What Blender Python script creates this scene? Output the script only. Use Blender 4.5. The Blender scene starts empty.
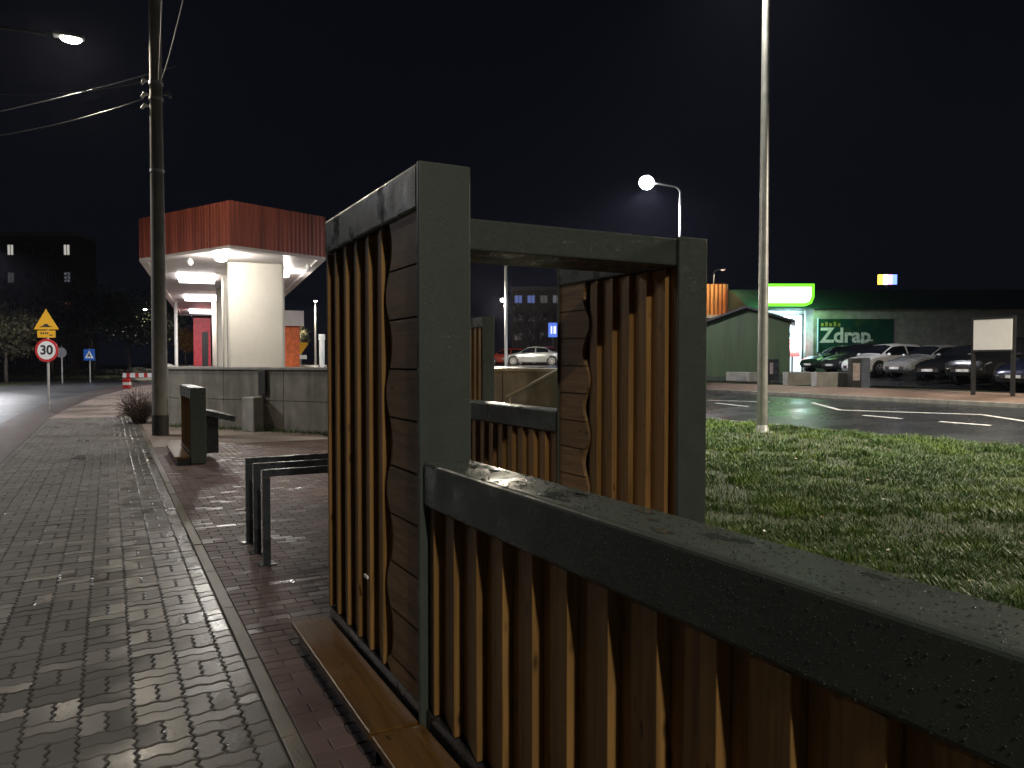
import bpy, math, random
from mathutils import Vector, Matrix, noise
random.seed(7)
rad = math.radians
PI = math.pi
S = bpy.context.scene
COL = S.collection

# ------------------------------------------------------------------ frame
# world: x = to the right of the footpath, y = along the footpath, z up
TH = rad(27.9); ST, CT = math.sin(TH), math.cos(TH)
H = 1.66; FX = 760.0; PITCH = math.atan(22 / 760)
def wp(r, f, z=0.0): return Vector((CT * r + ST * f, -ST * r + CT * f, z))
def ray(u, v):
    a = (u - 512) / FX; b = (384 - v) / FX
    f = math.cos(PITCH) + b * math.sin(PITCH)
    return a / f, (-math.sin(PITCH) + b * math.cos(PITCH)) / f
def at(u, v, F):
    a, b = ray(u, v); return wp(a * F, F, H + b * F)
def zg(x): return 0.057 * min(max(x - 15.2, 0.0), 19.0)
def gp(u, v):                                    # surveyed spot on the ground
    a, b = ray(u, v); lo, hi = 0.5, 200.0
    for _ in range(60):
        m = (lo + hi) / 2; p = wp(a * m, m)
        if H + b * m > zg(p.x): lo = m
        else: hi = m
    p = wp(a * lo, lo); p.z = zg(p.x); return p

# ------------------------------------------------------------------ materials
def new_mat(name):
    m = bpy.data.materials.new(name); m.use_nodes = True
    nt = m.node_tree; b = nt.nodes['Principled BSDF']
    return m, nt, b
def N(nt, t, **kw):
    n = nt.nodes.new(t)
    for k, v in kw.items():
        try: setattr(n, k, v)
        except Exception: pass
    return n
def ramp(nt, src, stops):
    r = N(nt, 'ShaderNodeValToRGB'); e = r.color_ramp.elements
    while len(e) < len(stops): e.new(0.5)
    for i, (p, c) in enumerate(stops):
        e[i].position = p; e[i].color = (c if len(c) == 4 else (*c, 1)) if not isinstance(c, (int, float)) else (c, c, c, 1)
    nt.links.new(src, r.inputs[0]); return r
def pmat(name, col, rough=0.5, metal=0.0, nscale=6.0, namt=0.25, bump=0.1, bscale=60.0, rvar=0.1, stretch=(1, 1, 1), island=0.0, coat=0.0, bdist=0.01, spec=0.5):
    m, nt, b = new_mat(name); L = nt.links
    tc = N(nt, 'ShaderNodeTexCoord'); mp = N(nt, 'ShaderNodeMapping'); mp.inputs['Scale'].default_value = stretch
    L.new(tc.outputs['Object'], mp.inputs[0])
    n1 = N(nt, 'ShaderNodeTexNoise'); n1.inputs['Scale'].default_value = nscale; n1.inputs['Detail'].default_value = 6
    L.new(mp.outputs[0], n1.inputs['Vector'])
    lo = [c * (1 - namt) for c in col]; hi = [min(1, c * (1 + namt)) for c in col]
    r = ramp(nt, n1.outputs['Fac'], [(0.3, lo), (0.7, hi)])
    out = r.outputs[0]
    if island:
        g = N(nt, 'ShaderNodeNewGeometry'); mm = N(nt, 'ShaderNodeMapRange')
        mm.inputs[3].default_value = 1 - island; mm.inputs[4].default_value = 1 + island
        L.new(g.outputs['Random Per Island'], mm.inputs[0])
        mx = N(nt, 'ShaderNodeVectorMath', operation='SCALE'); L.new(out, mx.inputs[0]); L.new(mm.outputs[0], mx.inputs['Scale']); out = mx.outputs[0]
    L.new(out, b.inputs['Base Color'])
    mr = N(nt, 'ShaderNodeMapRange'); mr.inputs[3].default_value = max(0.02, rough - rvar); mr.inputs[4].default_value = min(1, rough + rvar)
    L.new(n1.outputs['Fac'], mr.inputs[0]); L.new(mr.outputs[0], b.inputs['Roughness'])
    b.inputs['Metallic'].default_value = metal
    b.inputs['Specular IOR Level'].default_value = spec
    if coat: b.inputs['Coat Weight'].default_value = coat; b.inputs['Coat Roughness'].default_value = 0.05
    if bump:
        n2 = N(nt, 'ShaderNodeTexNoise'); n2.inputs['Scale'].default_value = bscale; n2.inputs['Detail'].default_value = 4
        L.new(mp.outputs[0], n2.inputs['Vector'])
        bp = N(nt, 'ShaderNodeBump'); bp.inputs['Strength'].default_value = bump; bp.inputs['Distance'].default_value = bdist
        L.new(n2.outputs['Fac'], bp.inputs['Height']); L.new(bp.outputs[0], b.inputs['Normal'])
    return m
def emat(name, col, strength):
    m, nt, b = new_mat(name)
    b.inputs['Base Color'].default_value = (*[c * 0.8 for c in col], 1)
    b.inputs['Emission Color'].default_value = (*col, 1); b.inputs['Emission Strength'].default_value = strength
    return m
def wet_paint(name, col):
    """painted steel beaded with rain drops"""
    m, nt, b = new_mat(name); L = nt.links; b.inputs['Specular IOR Level'].default_value = 0.28
    tc = N(nt, 'ShaderNodeTexCoord')
    n1 = N(nt, 'ShaderNodeTexNoise'); n1.inputs['Scale'].default_value = 5; n1.inputs['Detail'].default_value = 8; L.new(tc.outputs['Object'], n1.inputs['Vector'])
    r = ramp(nt, n1.outputs['Fac'], [(0.3, [c * 0.8 for c in col]), (0.7, [c * 1.2 for c in col])]); L.new(r.outputs[0], b.inputs['Base Color'])
    rr = ramp(nt, n1.outputs['Fac'], [(0.33, 0.50), (0.52, 0.36), (0.68, 0.12)]); L.new(rr.outputs[0], b.inputs['Roughness'])
    vo = N(nt, 'ShaderNodeTexVoronoi'); vo.inputs['Scale'].default_value = 170; L.new(tc.outputs['Object'], vo.inputs['Vector'])
    vr = ramp(nt, vo.outputs['Distance'], [(0.0, 1.0), (0.34, 0.0)])
    n2 = N(nt, 'ShaderNodeTexNoise'); n2.inputs['Scale'].default_value = 60; L.new(tc.outputs['Object'], n2.inputs['Vector'])
    nr = ramp(nt, n2.outputs['Fac'], [(0.47, 0.0), (0.56, 1.0)])
    mu = N(nt, 'ShaderNodeMath', operation='MULTIPLY'); L.new(vr.outputs[0], mu.inputs[0]); L.new(nr.outputs[0], mu.inputs[1])
    bp = N(nt, 'ShaderNodeBump'); bp.inputs['Strength'].default_value = 0.6; bp.inputs['Distance'].default_value = 0.003
    L.new(mu.outputs[0], bp.inputs['Height'])
    n3 = N(nt, 'ShaderNodeTexNoise'); n3.inputs['Scale'].default_value = 260; L.new(tc.outputs['Object'], n3.inputs['Vector'])
    bp2 = N(nt, 'ShaderNodeBump'); bp2.inputs['Strength'].default_value = 0.12; bp2.inputs['Distance'].default_value = 0.002
    L.new(n3.outputs['Fac'], bp2.inputs['Height']); L.new(bp.outputs[0], bp2.inputs['Normal']); L.new(bp2.outputs[0], b.inputs['Normal'])
    return m
def wood(name, col, vertical=True, rough=0.42):
    m, nt, b = new_mat(name); L = nt.links
    tc = N(nt, 'ShaderNodeTexCoord'); mp = N(nt, 'ShaderNodeMapping')
    mp.inputs['Scale'].default_value = (28, 28, 1.6) if vertical else (28, 1.8, 28)
    L.new(tc.outputs['Object'], mp.inputs[0])
    g = N(nt, 'ShaderNodeNewGeometry')
    ad = N(nt, 'ShaderNodeVectorMath', operation='ADD'); sc = N(nt, 'ShaderNodeVectorMath', operation='SCALE')
    cmb = N(nt, 'ShaderNodeCombineXYZ')
    for i in range(3): L.new(g.outputs['Random Per Island'], cmb.inputs[i])
    L.new(cmb.outputs[0], sc.inputs[0]); sc.inputs['Scale'].default_value = 37.0
    L.new(mp.outputs[0], ad.inputs[0]); L.new(sc.outputs[0], ad.inputs[1])
    n1 = N(nt, 'ShaderNodeTexNoise'); n1.inputs['Scale'].default_value = 1.0; n1.inputs['Detail'].default_value = 7; n1.inputs['Distortion'].default_value = 0.8
    L.new(ad.outputs[0], n1.inputs['Vector'])
    r = ramp(nt, n1.outputs['Fac'], [(0.25, [c * 0.55 for c in col]), (0.5, col), (0.78, [c * 1.3 for c in col])])
    # knots
    mp2 = N(nt, 'ShaderNodeMapping'); mp2.inputs['Scale'].default_value = (9, 9, 3.2) if vertical else (9, 3.2, 9); L.new(tc.outputs['Object'], mp2.inputs[0])
    vo = N(nt, 'ShaderNodeTexVoronoi'); vo.inputs['Scale'].default_value = 1.3; L.new(mp2.outputs[0], vo.inputs['Vector'])
    kr = ramp(nt, vo.outputs['Distance'], [(0.05, 1.0), (0.16, 0.0)])
    mx = N(nt, 'ShaderNodeMix', data_type='RGBA'); L.new(kr.outputs[0], mx.inputs[0]); L.new(r.outputs[0], mx.inputs[6]); mx.inputs[7].default_value = (*[c * 0.28 for c in col], 1)
    mm = N(nt, 'ShaderNodeMapRange'); mm.inputs[3].default_value = 0.78; mm.inputs[4].default_value = 1.2; L.new(g.outputs['Random Per Island'], mm.inputs[0])
    s2 = N(nt, 'ShaderNodeVectorMath', operation='SCALE'); L.new(mx.outputs[2], s2.inputs[0]); L.new(mm.outputs[0], s2.inputs['Scale'])
    L.new(s2.outputs[0], b.inputs['Base Color'])
    b.inputs['Roughness'].default_value = rough; b.inputs['Specular IOR Level'].default_value = 0.25
    bp = N(nt, 'ShaderNodeBump'); bp.inputs['Strength'].default_value = 0.25; bp.inputs['Distance'].default_value = 0.003
    L.new(n1.outputs['Fac'], bp.inputs['Height']); L.new(bp.outputs[0], b.inputs['Normal'])
    return m
def paver_mat(name, c1, c2, r0, r1, bump=0.25, wet=False):
    m, nt, b = new_mat(name); L = nt.links; b.inputs['Specular IOR Level'].default_value = 0.3
    g = N(nt, 'ShaderNodeNewGeometry'); tc = N(nt, 'ShaderNodeTexCoord')
    r = ramp(nt, g.outputs['Random Per Island'], [(0.0, c1), (0.55, [(a + d) / 2 for a, d in zip(c1, c2)]), (1.0, c2)])
    n1 = N(nt, 'ShaderNodeTexNoise'); n1.inputs['Scale'].default_value = 1.3; n1.inputs['Detail'].default_value = 8; L.new(tc.outputs['Object'], n1.inputs['Vector'])
    mm = N(nt, 'ShaderNodeMapRange'); mm.inputs[1].default_value = 0.3; mm.inputs[2].default_value = 0.7; mm.inputs[3].default_value = 0.72; mm.inputs[4].default_value = 1.2; L.new(n1.outputs['Fac'], mm.inputs[0])
    s2 = N(nt, 'ShaderNodeVectorMath', operation='SCALE'); L.new(r.outputs[0], s2.inputs[0]); L.new(mm.outputs[0], s2.inputs['Scale'])
    L.new(s2.outputs[0], b.inputs['Base Color'])
    wn = N(nt, 'ShaderNodeMath', operation='FRACT'); ml = N(nt, 'ShaderNodeMath', operation='MULTIPLY'); ml.inputs[1].default_value = 17.3
    L.new(g.outputs['Random Per Island'], ml.inputs[0]); L.new(ml.outputs[0], wn.inputs[0])
    av = N(nt, 'ShaderNodeMath', operation='ADD'); L.new(wn.outputs[0], av.inputs[0]); L.new(n1.outputs['Fac'], av.inputs[1])
    mr = N(nt, 'ShaderNodeMapRange'); mr.inputs[1].default_value = 0.35; mr.inputs[2].default_value = 0.75; mr.inputs[3].default_value = r0; mr.inputs[4].default_value = r1
    L.new(av.outputs[0], mr.inputs[0]); ro = mr.outputs[0]
    if wet:                                     # water lies along the low kerb edge
        sx = N(nt, 'ShaderNodeSeparateXYZ'); L.new(tc.outputs['Object'], sx.inputs[0])
        n3 = N(nt, 'ShaderNodeTexNoise'); n3.inputs['Scale'].default_value = 2.2; n3.inputs['Detail'].default_value = 4; L.new(tc.outputs['Object'], n3.inputs['Vector'])
        ad = N(nt, 'ShaderNodeMath', operation='MULTIPLY_ADD'); L.new(n3.outputs['Fac'], ad.inputs[0]); ad.inputs[1].default_value = 0.9; L.new(sx.outputs['X'], ad.inputs[2])
        a2 = N(nt, 'ShaderNodeMath', operation='MULTIPLY_ADD'); L.new(wn.outputs[0], a2.inputs[0]); a2.inputs[1].default_value = 0.35; L.new(ad.outputs[0], a2.inputs[2])
        wr = ramp(nt, a2.outputs[0], [(0.62, 1.0), (1.05, 0.42)]); mu = N(nt, 'ShaderNodeMath', operation='MULTIPLY'); L.new(ro, mu.inputs[0]); L.new(wr.outputs[0], mu.inputs[1]); ro = mu.outputs[0]
        sp = ramp(nt, a2.outputs[0], [(0.62, 0.3), (1.0, 0.8)]); L.new(sp.outputs[0], b.inputs['Specular IOR Level'])
    L.new(ro, b.inputs['Roughness'])
    n2 = N(nt, 'ShaderNodeTexNoise'); n2.inputs['Scale'].default_value = 55; n2.inputs['Detail'].default_value = 5; L.new(tc.outputs['Object'], n2.inputs['Vector'])
    bp = N(nt, 'ShaderNodeBump'); bp.inputs['Strength'].default_value = bump; bp.inputs['Distance'].default_value = 0.006
    L.new(n2.outputs['Fac'], bp.inputs['Height']); L.new(bp.outputs[0], b.inputs['Normal'])
    return m
def brick_sheet(name, c1, c2, mortar, bw, bh, rough, rot=0.0):
    m, nt, b = new_mat(name); L = nt.links
    tc = N(nt, 'ShaderNodeTexCoord'); mp = N(nt, 'ShaderNodeMapping'); mp.inputs['Rotation'].default_value = (0, 0, rot); L.new(tc.outputs['Object'], mp.inputs[0])
    bt = N(nt, 'ShaderNodeTexBrick'); bt.inputs['Scale'].default_value = 1.0; bt.inputs['Brick Width'].default_value = bw; bt.inputs['Row Height'].default_value = bh
    bt.inputs['Mortar Size'].default_value = 0.006; bt.inputs['Color1'].default_value = (*c1, 1); bt.inputs['Color2'].default_value = (*c2, 1); bt.inputs['Mortar'].default_value = (*mortar, 1)
    L.new(mp.outputs[0], bt.inputs['Vector'])
    n1 = N(nt, 'ShaderNodeTexNoise'); n1.inputs['Scale'].default_value = 0.6; n1.inputs['Detail'].default_value = 8; L.new(tc.outputs['Object'], n1.inputs['Vector'])
    mm = N(nt, 'ShaderNodeMapRange'); mm.inputs[1].default_value = 0.3; mm.inputs[2].default_value = 0.7; mm.inputs[3].default_value = 0.7; mm.inputs[4].default_value = 1.2; L.new(n1.outputs['Fac'], mm.inputs[0])
    s2 = N(nt, 'ShaderNodeVectorMath', operation='SCALE'); L.new(bt.outputs['Color'], s2.inputs[0]); L.new(mm.outputs[0], s2.inputs['Scale']); L.new(s2.outputs[0], b.inputs['Base Color'])
    rr = ramp(nt, n1.outputs['Fac'], [(0.35, max(0.05, rough - 0.15)), (0.65, min(1, rough + 0.15))]); L.new(rr.outputs[0], b.inputs['Roughness'])
    bp = N(nt, 'ShaderNodeBump'); bp.inputs['Strength'].default_value = 0.4; bp.inputs['Distance'].default_value = 0.006; bp.invert = True
    L.new(bt.outputs['Fac'], bp.inputs['Height']); L.new(bp.outputs[0], b.inputs['Normal'])
    return m
def wet_asphalt(name, col):
    m, nt, b = new_mat(name); L = nt.links
    tc = N(nt, 'ShaderNodeTexCoord')
    n1 = N(nt, 'ShaderNodeTexNoise'); n1.inputs['Scale'].default_value = 0.45; n1.inputs['Detail'].default_value = 9; L.new(tc.outputs['Object'], n1.inputs['Vector'])
    r = ramp(nt, n1.outputs['Fac'], [(0.3, [c * 0.7 for c in col]), (0.7, [c * 1.3 for c in col])]); L.new(r.outputs[0], b.inputs['Base Color'])
    rr = ramp(nt, n1.outputs['Fac'], [(0.35, 0.14), (0.6, 0.34)]); L.new(rr.outputs[0], b.inputs['Roughness'])
    n2 = N(nt, 'ShaderNodeTexNoise'); n2.inputs['Scale'].default_value = 70; n2.inputs['Detail'].default_value = 3; L.new(tc.outputs['Object'], n2.inputs['Vector'])
    bp = N(nt, 'ShaderNodeBump'); bp.inputs['Strength'].default_value = 0.3; bp.inputs['Distance'].default_value = 0.008
    L.new(n2.outputs['Fac'], bp.inputs['Height']); L.new(bp.outputs[0], b.inputs['Normal'])
    return m
def leafy(name, c1, c2, rough=0.5):
    m, nt, b = new_mat(name); L = nt.links
    g = N(nt, 'ShaderNodeNewGeometry')
    r = ramp(nt, g.outputs['Random Per Island'], [(0.0, c1), (1.0, c2)]); L.new(r.outputs[0], b.inputs['Base Color'])
    b.inputs['Roughness'].default_value = rough
    return m
def concrete_mat(name, col, streak=0.5, rough=0.7, mott=1.0):
    m, nt, b = new_mat(name); L = nt.links
    tc = N(nt, 'ShaderNodeTexCoord'); mp = N(nt, 'ShaderNodeMapping'); mp.inputs['Scale'].default_value = (3, 3, 0.35); L.new(tc.outputs['Object'], mp.inputs[0])
    n1 = N(nt, 'ShaderNodeTexNoise'); n1.inputs['Scale'].default_value = 1.2; n1.inputs['Detail'].default_value = 8; L.new(mp.outputs[0], n1.inputs['Vector'])
    n2 = N(nt, 'ShaderNodeTexNoise'); n2.inputs['Scale'].default_value = 3; n2.inputs['Detail'].default_value = 9; L.new(tc.outputs['Object'], n2.inputs['Vector'])
    r1 = ramp(nt, n1.outputs['Fac'], [(0.35, [c * (1 - streak) for c in col]), (0.6, col)])
    r2 = ramp(nt, n2.outputs['Fac'], [(0.3, 1 - 0.25 * mott), (0.7, 1 + 0.15 * mott)])
    mx = N(nt, 'ShaderNodeMix', data_type='RGBA', blend_type='MULTIPLY'); mx.inputs[0].default_value = 1
    L.new(r1.outputs[0], mx.inputs[6]); L.new(r2.outputs[0], mx.inputs[7]); L.new(mx.outputs[2], b.inputs['Base Color'])
    b.inputs['Roughness'].default_value = rough
    bp = N(nt, 'ShaderNodeBump'); bp.inputs['Strength'].default_value = 0.25; bp.inputs['Distance'].default_value = 0.01
    L.new(n2.outputs['Fac'], bp.inputs['Height']); L.new(bp.outputs[0], b.inputs['Normal'])
    return m

M = {}
M['frame'] = wet_paint('charcoal_paint', (0.053, 0.064, 0.056))
M['slat'] = wood('stained_slats', (0.225, 0.125, 0.040), rough=0.55)
M['board'] = wood('stained_boards', (0.23, 0.14, 0.066), vertical=False, rough=0.55)
M['plank'] = wood('stained_plank', (0.11, 0.054, 0.013), vertical=False, rough=0.35)
M['core'] = pmat('dark_core', (0.10, 0.045, 0.02), 0.7, nscale=9)
M['black'] = pmat('black_metal', (0.02, 0.022, 0.024), 0.25, nscale=10, bump=0.1)
M['rack'] = pmat('anthracite_paint', (0.035, 0.042, 0.05), 0.28, nscale=8, bump=0.05)
M['paver'] = paver_mat('grey_pavers', (0.108, 0.103, 0.096), (0.145, 0.136, 0.126), 0.2, 0.66, wet=True)
M['redpaver'] = paver_mat('red_pavers', (0.085, 0.055, 0.050), (0.135, 0.09, 0.083), 0.2, 0.56, 0.18)
M['joint'] = pmat('joint_sand', (0.018, 0.017, 0.015), 0.7, nscale=12, bump=0.3)
M['kerb'] = pmat('kerb_concrete', (0.11, 0.095, 0.075), 0.42, nscale=5, namt=0.35, bump=0.3, bscale=90)
M['farpave'] = brick_sheet('far_pink_pavers', (0.25, 0.20, 0.175), (0.31, 0.25, 0.22), (0.10, 0.085, 0.08), 0.2, 0.1, 0.5)
M['sidewalk'] = brick_sheet('sidewalk_pavers', (0.30, 0.20, 0.15), (0.36, 0.25, 0.19), (0.12, 0.09, 0.08), 0.2, 0.1, 0.55)
M['asphalt'] = wet_asphalt('wet_asphalt', (0.035, 0.037, 0.04))
M['asphalt_left'] = pmat('worn_wet_asphalt', (0.055, 0.056, 0.058), 0.36, nscale=0.7, namt=0.3, bump=0.35, bscale=60, rvar=0.14)
M['verge'] = pmat('damp_verge', (0.07, 0.05, 0.042), 0.45, nscale=1.5, bump=0.5, bscale=30)
M['white'] = pmat('road_paint', (0.75, 0.75, 0.72), 0.4, nscale=7, namt=0.25)
M['soil'] = pmat('grass_soil', (0.04, 0.05, 0.018), 0.9, nscale=3, namt=0.5, bump=0.8, bscale=25, bdist=0.05)
def grass_mat():
    m, nt, b = new_mat('grass_blades'); L = nt.links; g = N(nt, 'ShaderNodeNewGeometry'); tc = N(nt, 'ShaderNodeTexCoord')
    r1 = ramp(nt, g.outputs['Random Per Island'], [(0.0, (0.03, 0.075, 0.012)), (0.88, (0.11, 0.175, 0.05)), (0.94, (0.18, 0.18, 0.08)), (1.0, (0.26, 0.25, 0.15))])
    r2 = ramp(nt, g.outputs['Random Per Island'], [(0.0, (0.07, 0.13, 0.014)), (1.0, (0.20, 0.28, 0.04))])
    n = N(nt, 'ShaderNodeTexNoise'); n.inputs['Scale'].default_value = 1.1; n.inputs['Detail'].default_value = 5; L.new(tc.outputs['Object'], n.inputs['Vector'])
    f = ramp(nt, n.outputs['Fac'], [(0.48, 0.0), (0.68, 1.0)]); mx = N(nt, 'ShaderNodeMix', data_type='RGBA')
    L.new(f.outputs[0], mx.inputs[0]); L.new(r1.outputs[0], mx.inputs[6]); L.new(r2.outputs[0], mx.inputs[7]); L.new(mx.outputs[2], b.inputs['Base Color']); b.inputs['Roughness'].default_value = 0.45; b.inputs['Specular IOR Level'].default_value = 0.22
    return m
M['grass'] = grass_mat()
M['conc'] = concrete_mat('stained_concrete', (0.27, 0.26, 0.215), 0.4)
M['conc2'] = concrete_mat('block_concrete', (0.42, 0.41, 0.37), 0.2)
M['galv'] = pmat('galvanised_steel', (0.50, 0.50, 0.48), 0.42, 0.55, nscale=4, namt=0.15, bump=0.05)
M['polec'] = concrete_mat('pole_concrete', (0.24, 0.23, 0.20), 0.25)
M['tar'] = pmat('black_tar', (0.03, 0.028, 0.025), 0.6)  # tar of the pole foot; also blackens cables and an arm lost in darkness
M['wire'] = pmat('cable', (0.06, 0.06, 0.06), 0.35, bump=0)
M['head'] = pmat('lamp_housing', (0.22, 0.22, 0.23), 0.4, 0.3, bump=0)

# ------------------------------------------------------------------ mesh helpers
class MB:
    def __init__(s): s.v = []; s.f = []; s.mi = []; s.cm = 0
    def face(s, pts):
        i = len(s.v); s.v += [Vector(p) for p in pts]; s.f.append(tuple(range(i, i + len(pts)))); s.mi.append(s.cm)
    def raw(s, vs, fs):
        i = len(s.v); s.v += [Vector(p) for p in vs]
        for f in fs: s.f.append(tuple(i + k for k in f)); s.mi.append(s.cm)
    def box(s, a, b, mtx=None):
        x0, y0, z0 = a; x1, y1, z1 = b
        vs = [Vector(p) for p in ((x0, y0, z0), (x1, y0, z0), (x1, y1, z0), (x0, y1, z0), (x0, y0, z1), (x1, y0, z1), (x1, y1, z1), (x0, y1, z1))]
        if mtx: vs = [mtx @ p for p in vs]
        s.raw(vs, [(0, 3, 2, 1), (4, 5, 6, 7), (0, 1, 5, 4), (1, 2, 6, 5), (2, 3, 7, 6), (3, 0, 4, 7)])
    def prism(s, pts, z0, z1, mtx=None):
        n = len(pts)
        vs = [Vector((p[0], p[1], z0)) for p in pts] + [Vector((p[0], p[1], z1)) for p in pts]
        if mtx: vs = [mtx @ p for p in vs]
        fs = [tuple(reversed(range(n))), tuple(range(n, 2 * n))] + [(i, (i + 1) % n, n + (i + 1) % n, n + i) for i in range(n)]
        s.raw(vs, fs)
    def tube(s, pts, rs, n=10, caps=True):
        pts = [Vector(p) for p in pts]
        if isinstance(rs, (int, float)): rs = [rs] * len(pts)
        rings = []; up = None
        for i, p in enumerate(pts):
            d = (pts[min(i + 1, len(pts) - 1)] - pts[max(i - 1, 0)]).normalized()
            if up is None:
                up = Vector((1, 0, 0)) if abs(d.x) < 0.9 else Vector((0, 1, 0))
            a = (up - d * up.dot(d)).normalized(); up = a; b = d.cross(a)
            rings.append([p + (a * math.cos(2 * PI * k / n) + b * math.sin(2 * PI * k / n)) * rs[i] for k in range(n)])
        vs = [q for r in rings for q in r]; fs = []
        for i in range(len(pts) - 1):
            for k in range(n):
                fs.append((i * n + k, i * n + (k + 1) % n, (i + 1) * n + (k + 1) % n, (i + 1) * n + k))
        if caps: fs += [tuple(reversed(range(n))), tuple(range((len(pts) - 1) * n, len(pts) * n))]
        s.raw(vs, fs)
    def ball(s, c, r, n=10, m=6, mtx=None):
        vs = []; fs = []; c = Vector(c); r = Vector(r) if not isinstance(r, (int, float)) else Vector((r, r, r))
        for j in range(m + 1):
            t = PI * j / m
            for k in range(n):
                p = Vector((r.x * math.sin(t) * math.cos(2 * PI * k / n), r.y * math.sin(t) * math.sin(2 * PI * k / n), r.z * math.cos(t)))
                vs.append(c + p)
        for j in range(m):
            for k in range(n): fs.append((j * n + k, (j + 1) * n + k, (j + 1) * n + (k + 1) % n, j * n + (k + 1) % n))
        if mtx: vs = [mtx @ p for p in vs]
        s.raw(vs, fs)
WM = {}
def thing(name, label, cat, loc=(0, 0, 0), rotz=0.0, group=None):
    o = bpy.data.objects.new(name, None); COL.objects.link(o); o.empty_display_size = 0.2
    o.location = loc; o.rotation_euler = (0, 0, rotz); o['label'] = label; o['category'] = cat
    if group: o['group'] = group
    WM[o.name] = Matrix.Translation(Vector(loc)) @ Matrix.Rotation(rotz, 4, 'Z')
    return o
def obj(name, mb, mats, parent=None, bevel=0.0, smooth=False, world=True, seg=2, kind=None, label=None):
    vs = mb.v
    if parent is not None and world:
        p = parent
        inv = WM[p.name].inverted(); vs = [inv @ p_ for p_ in vs]
    me = bpy.data.meshes.new(name); me.from_pydata([tuple(v) for v in vs], [], mb.f)
    if not isinstance(mats, (list, tuple)): mats = [mats]
    for m in mats: me.materials.append(M[m] if isinstance(m, str) else m)
    if len(mats) > 1: me.polygons.foreach_set('material_index', mb.mi)
    if smooth:
        me.polygons.foreach_set('use_smooth', [True] * len(me.polygons))
        if smooth is not True: me.set_sharp_from_angle(angle=rad(smooth))
    me.update()
    o = bpy.data.objects.new(name, me); COL.objects.link(o)
    if parent is not None: o.parent = parent; WM[o.name] = WM[parent.name]
    else: WM[o.name] = Matrix.Identity(4)
    if bevel:
        b = o.modifiers.new('bevel', 'BEVEL'); b.width = bevel; b.segments = seg; b.limit_method = 'ANGLE'; b.angle_limit = rad(40); b.harden_normals = False
    if kind: o['kind'] = kind
    if label: o['label'] = label
    return o
def tag(o, label, cat, group=None, kind=None):
    o['label'] = label; o['category'] = cat
    if group: o['group'] = group
    if kind: o['kind'] = kind
    return o
def struct(name, mb, mats, **kw): return obj(name, mb, mats, kind='structure', **kw)
def text_mesh(name, body, size, mat, parent, mtx, extrude=0.003, align='CENTER'):
    cu = bpy.data.curves.new(name + '_curve', 'FONT'); cu.body = body; cu.size = size; cu.align_x = align; cu.align_y = 'CENTER'; cu.extrude = extrude; cu.offset = size * 0.03
    t = bpy.data.objects.new(name + '_tmp', cu); COL.objects.link(t)
    dg = bpy.context.evaluated_depsgraph_get(); me = bpy.data.meshes.new_from_object(t.evaluated_get(dg))
    bpy.data.objects.remove(t); bpy.data.curves.remove(cu)
    me.transform((WM[parent.name].inverted() if parent is not None else Matrix.Identity(4)) @ mtx); me.name = name
    me.materials.clear(); me.materials.append(M[mat] if isinstance(mat, str) else mat)
    o = bpy.data.objects.new(name, me); COL.objects.link(o); o.parent = parent; WM[o.name] = WM[parent.name]
    return o
def light(name, kind, loc, power, col, parent=None, size=0.15, rot=(0, 0, 0), spot=160, blend=0.6, size_y=None):
    d = bpy.data.lights.new(name, kind); d.energy = power; d.color = col
    if kind == 'AREA':
        d.size = size
        if size_y: d.shape = 'RECTANGLE'; d.size_y = size_y
    else: d.shadow_soft_size = size
    if kind == 'SPOT': d.spot_size = rad(spot); d.spot_blend = blend
    o = bpy.data.objects.new(name, d); COL.objects.link(o)
    o.rotation_euler = rot
    if parent is not None: o.parent = parent; o.location = WM[parent.name].inverted() @ Vector(loc)
    else: o.location = loc
    return o
def sheet(pts, z=None): 
    b = MB(); b.face([(p[0], p[1], z if z is not None else p[2]) for p in pts]); return b

# ------------------------------------------------------------------ ground
g = MB()
g.face([(-400, -60, -0.03), (-2.6, -60, -0.03), (-2.6, 24, -0.03), (-2.6, 500, -0.03), (-400, 500, -0.03)])
g.face([(-2.6, -60, -0.03), (15.2, -60, -0.03), (15.2, 24, -0.03), (-2.6, 24, -0.03)])
g.face([(-2.6, 24, -0.03), (15.2, 24, -0.03), (15.2, 500, -0.03), (-2.6, 500, -0.03)])
z3 = zg(99) - 0.03
g.face([(15.2, -60, -0.03), (34.2, -60, z3), (34.2, 24, z3), (15.2, 24, -0.03)])
g.face([(15.2, 24, -0.03), (34.2, 24, z3), (34.2, 500, z3), (15.2, 500, -0.03)])
g.face([(34.2, -60, z3), (400, -60, z3), (400, 500, z3), (34.2, 500, z3)])
struct('ground', g, 'soil')

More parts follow.
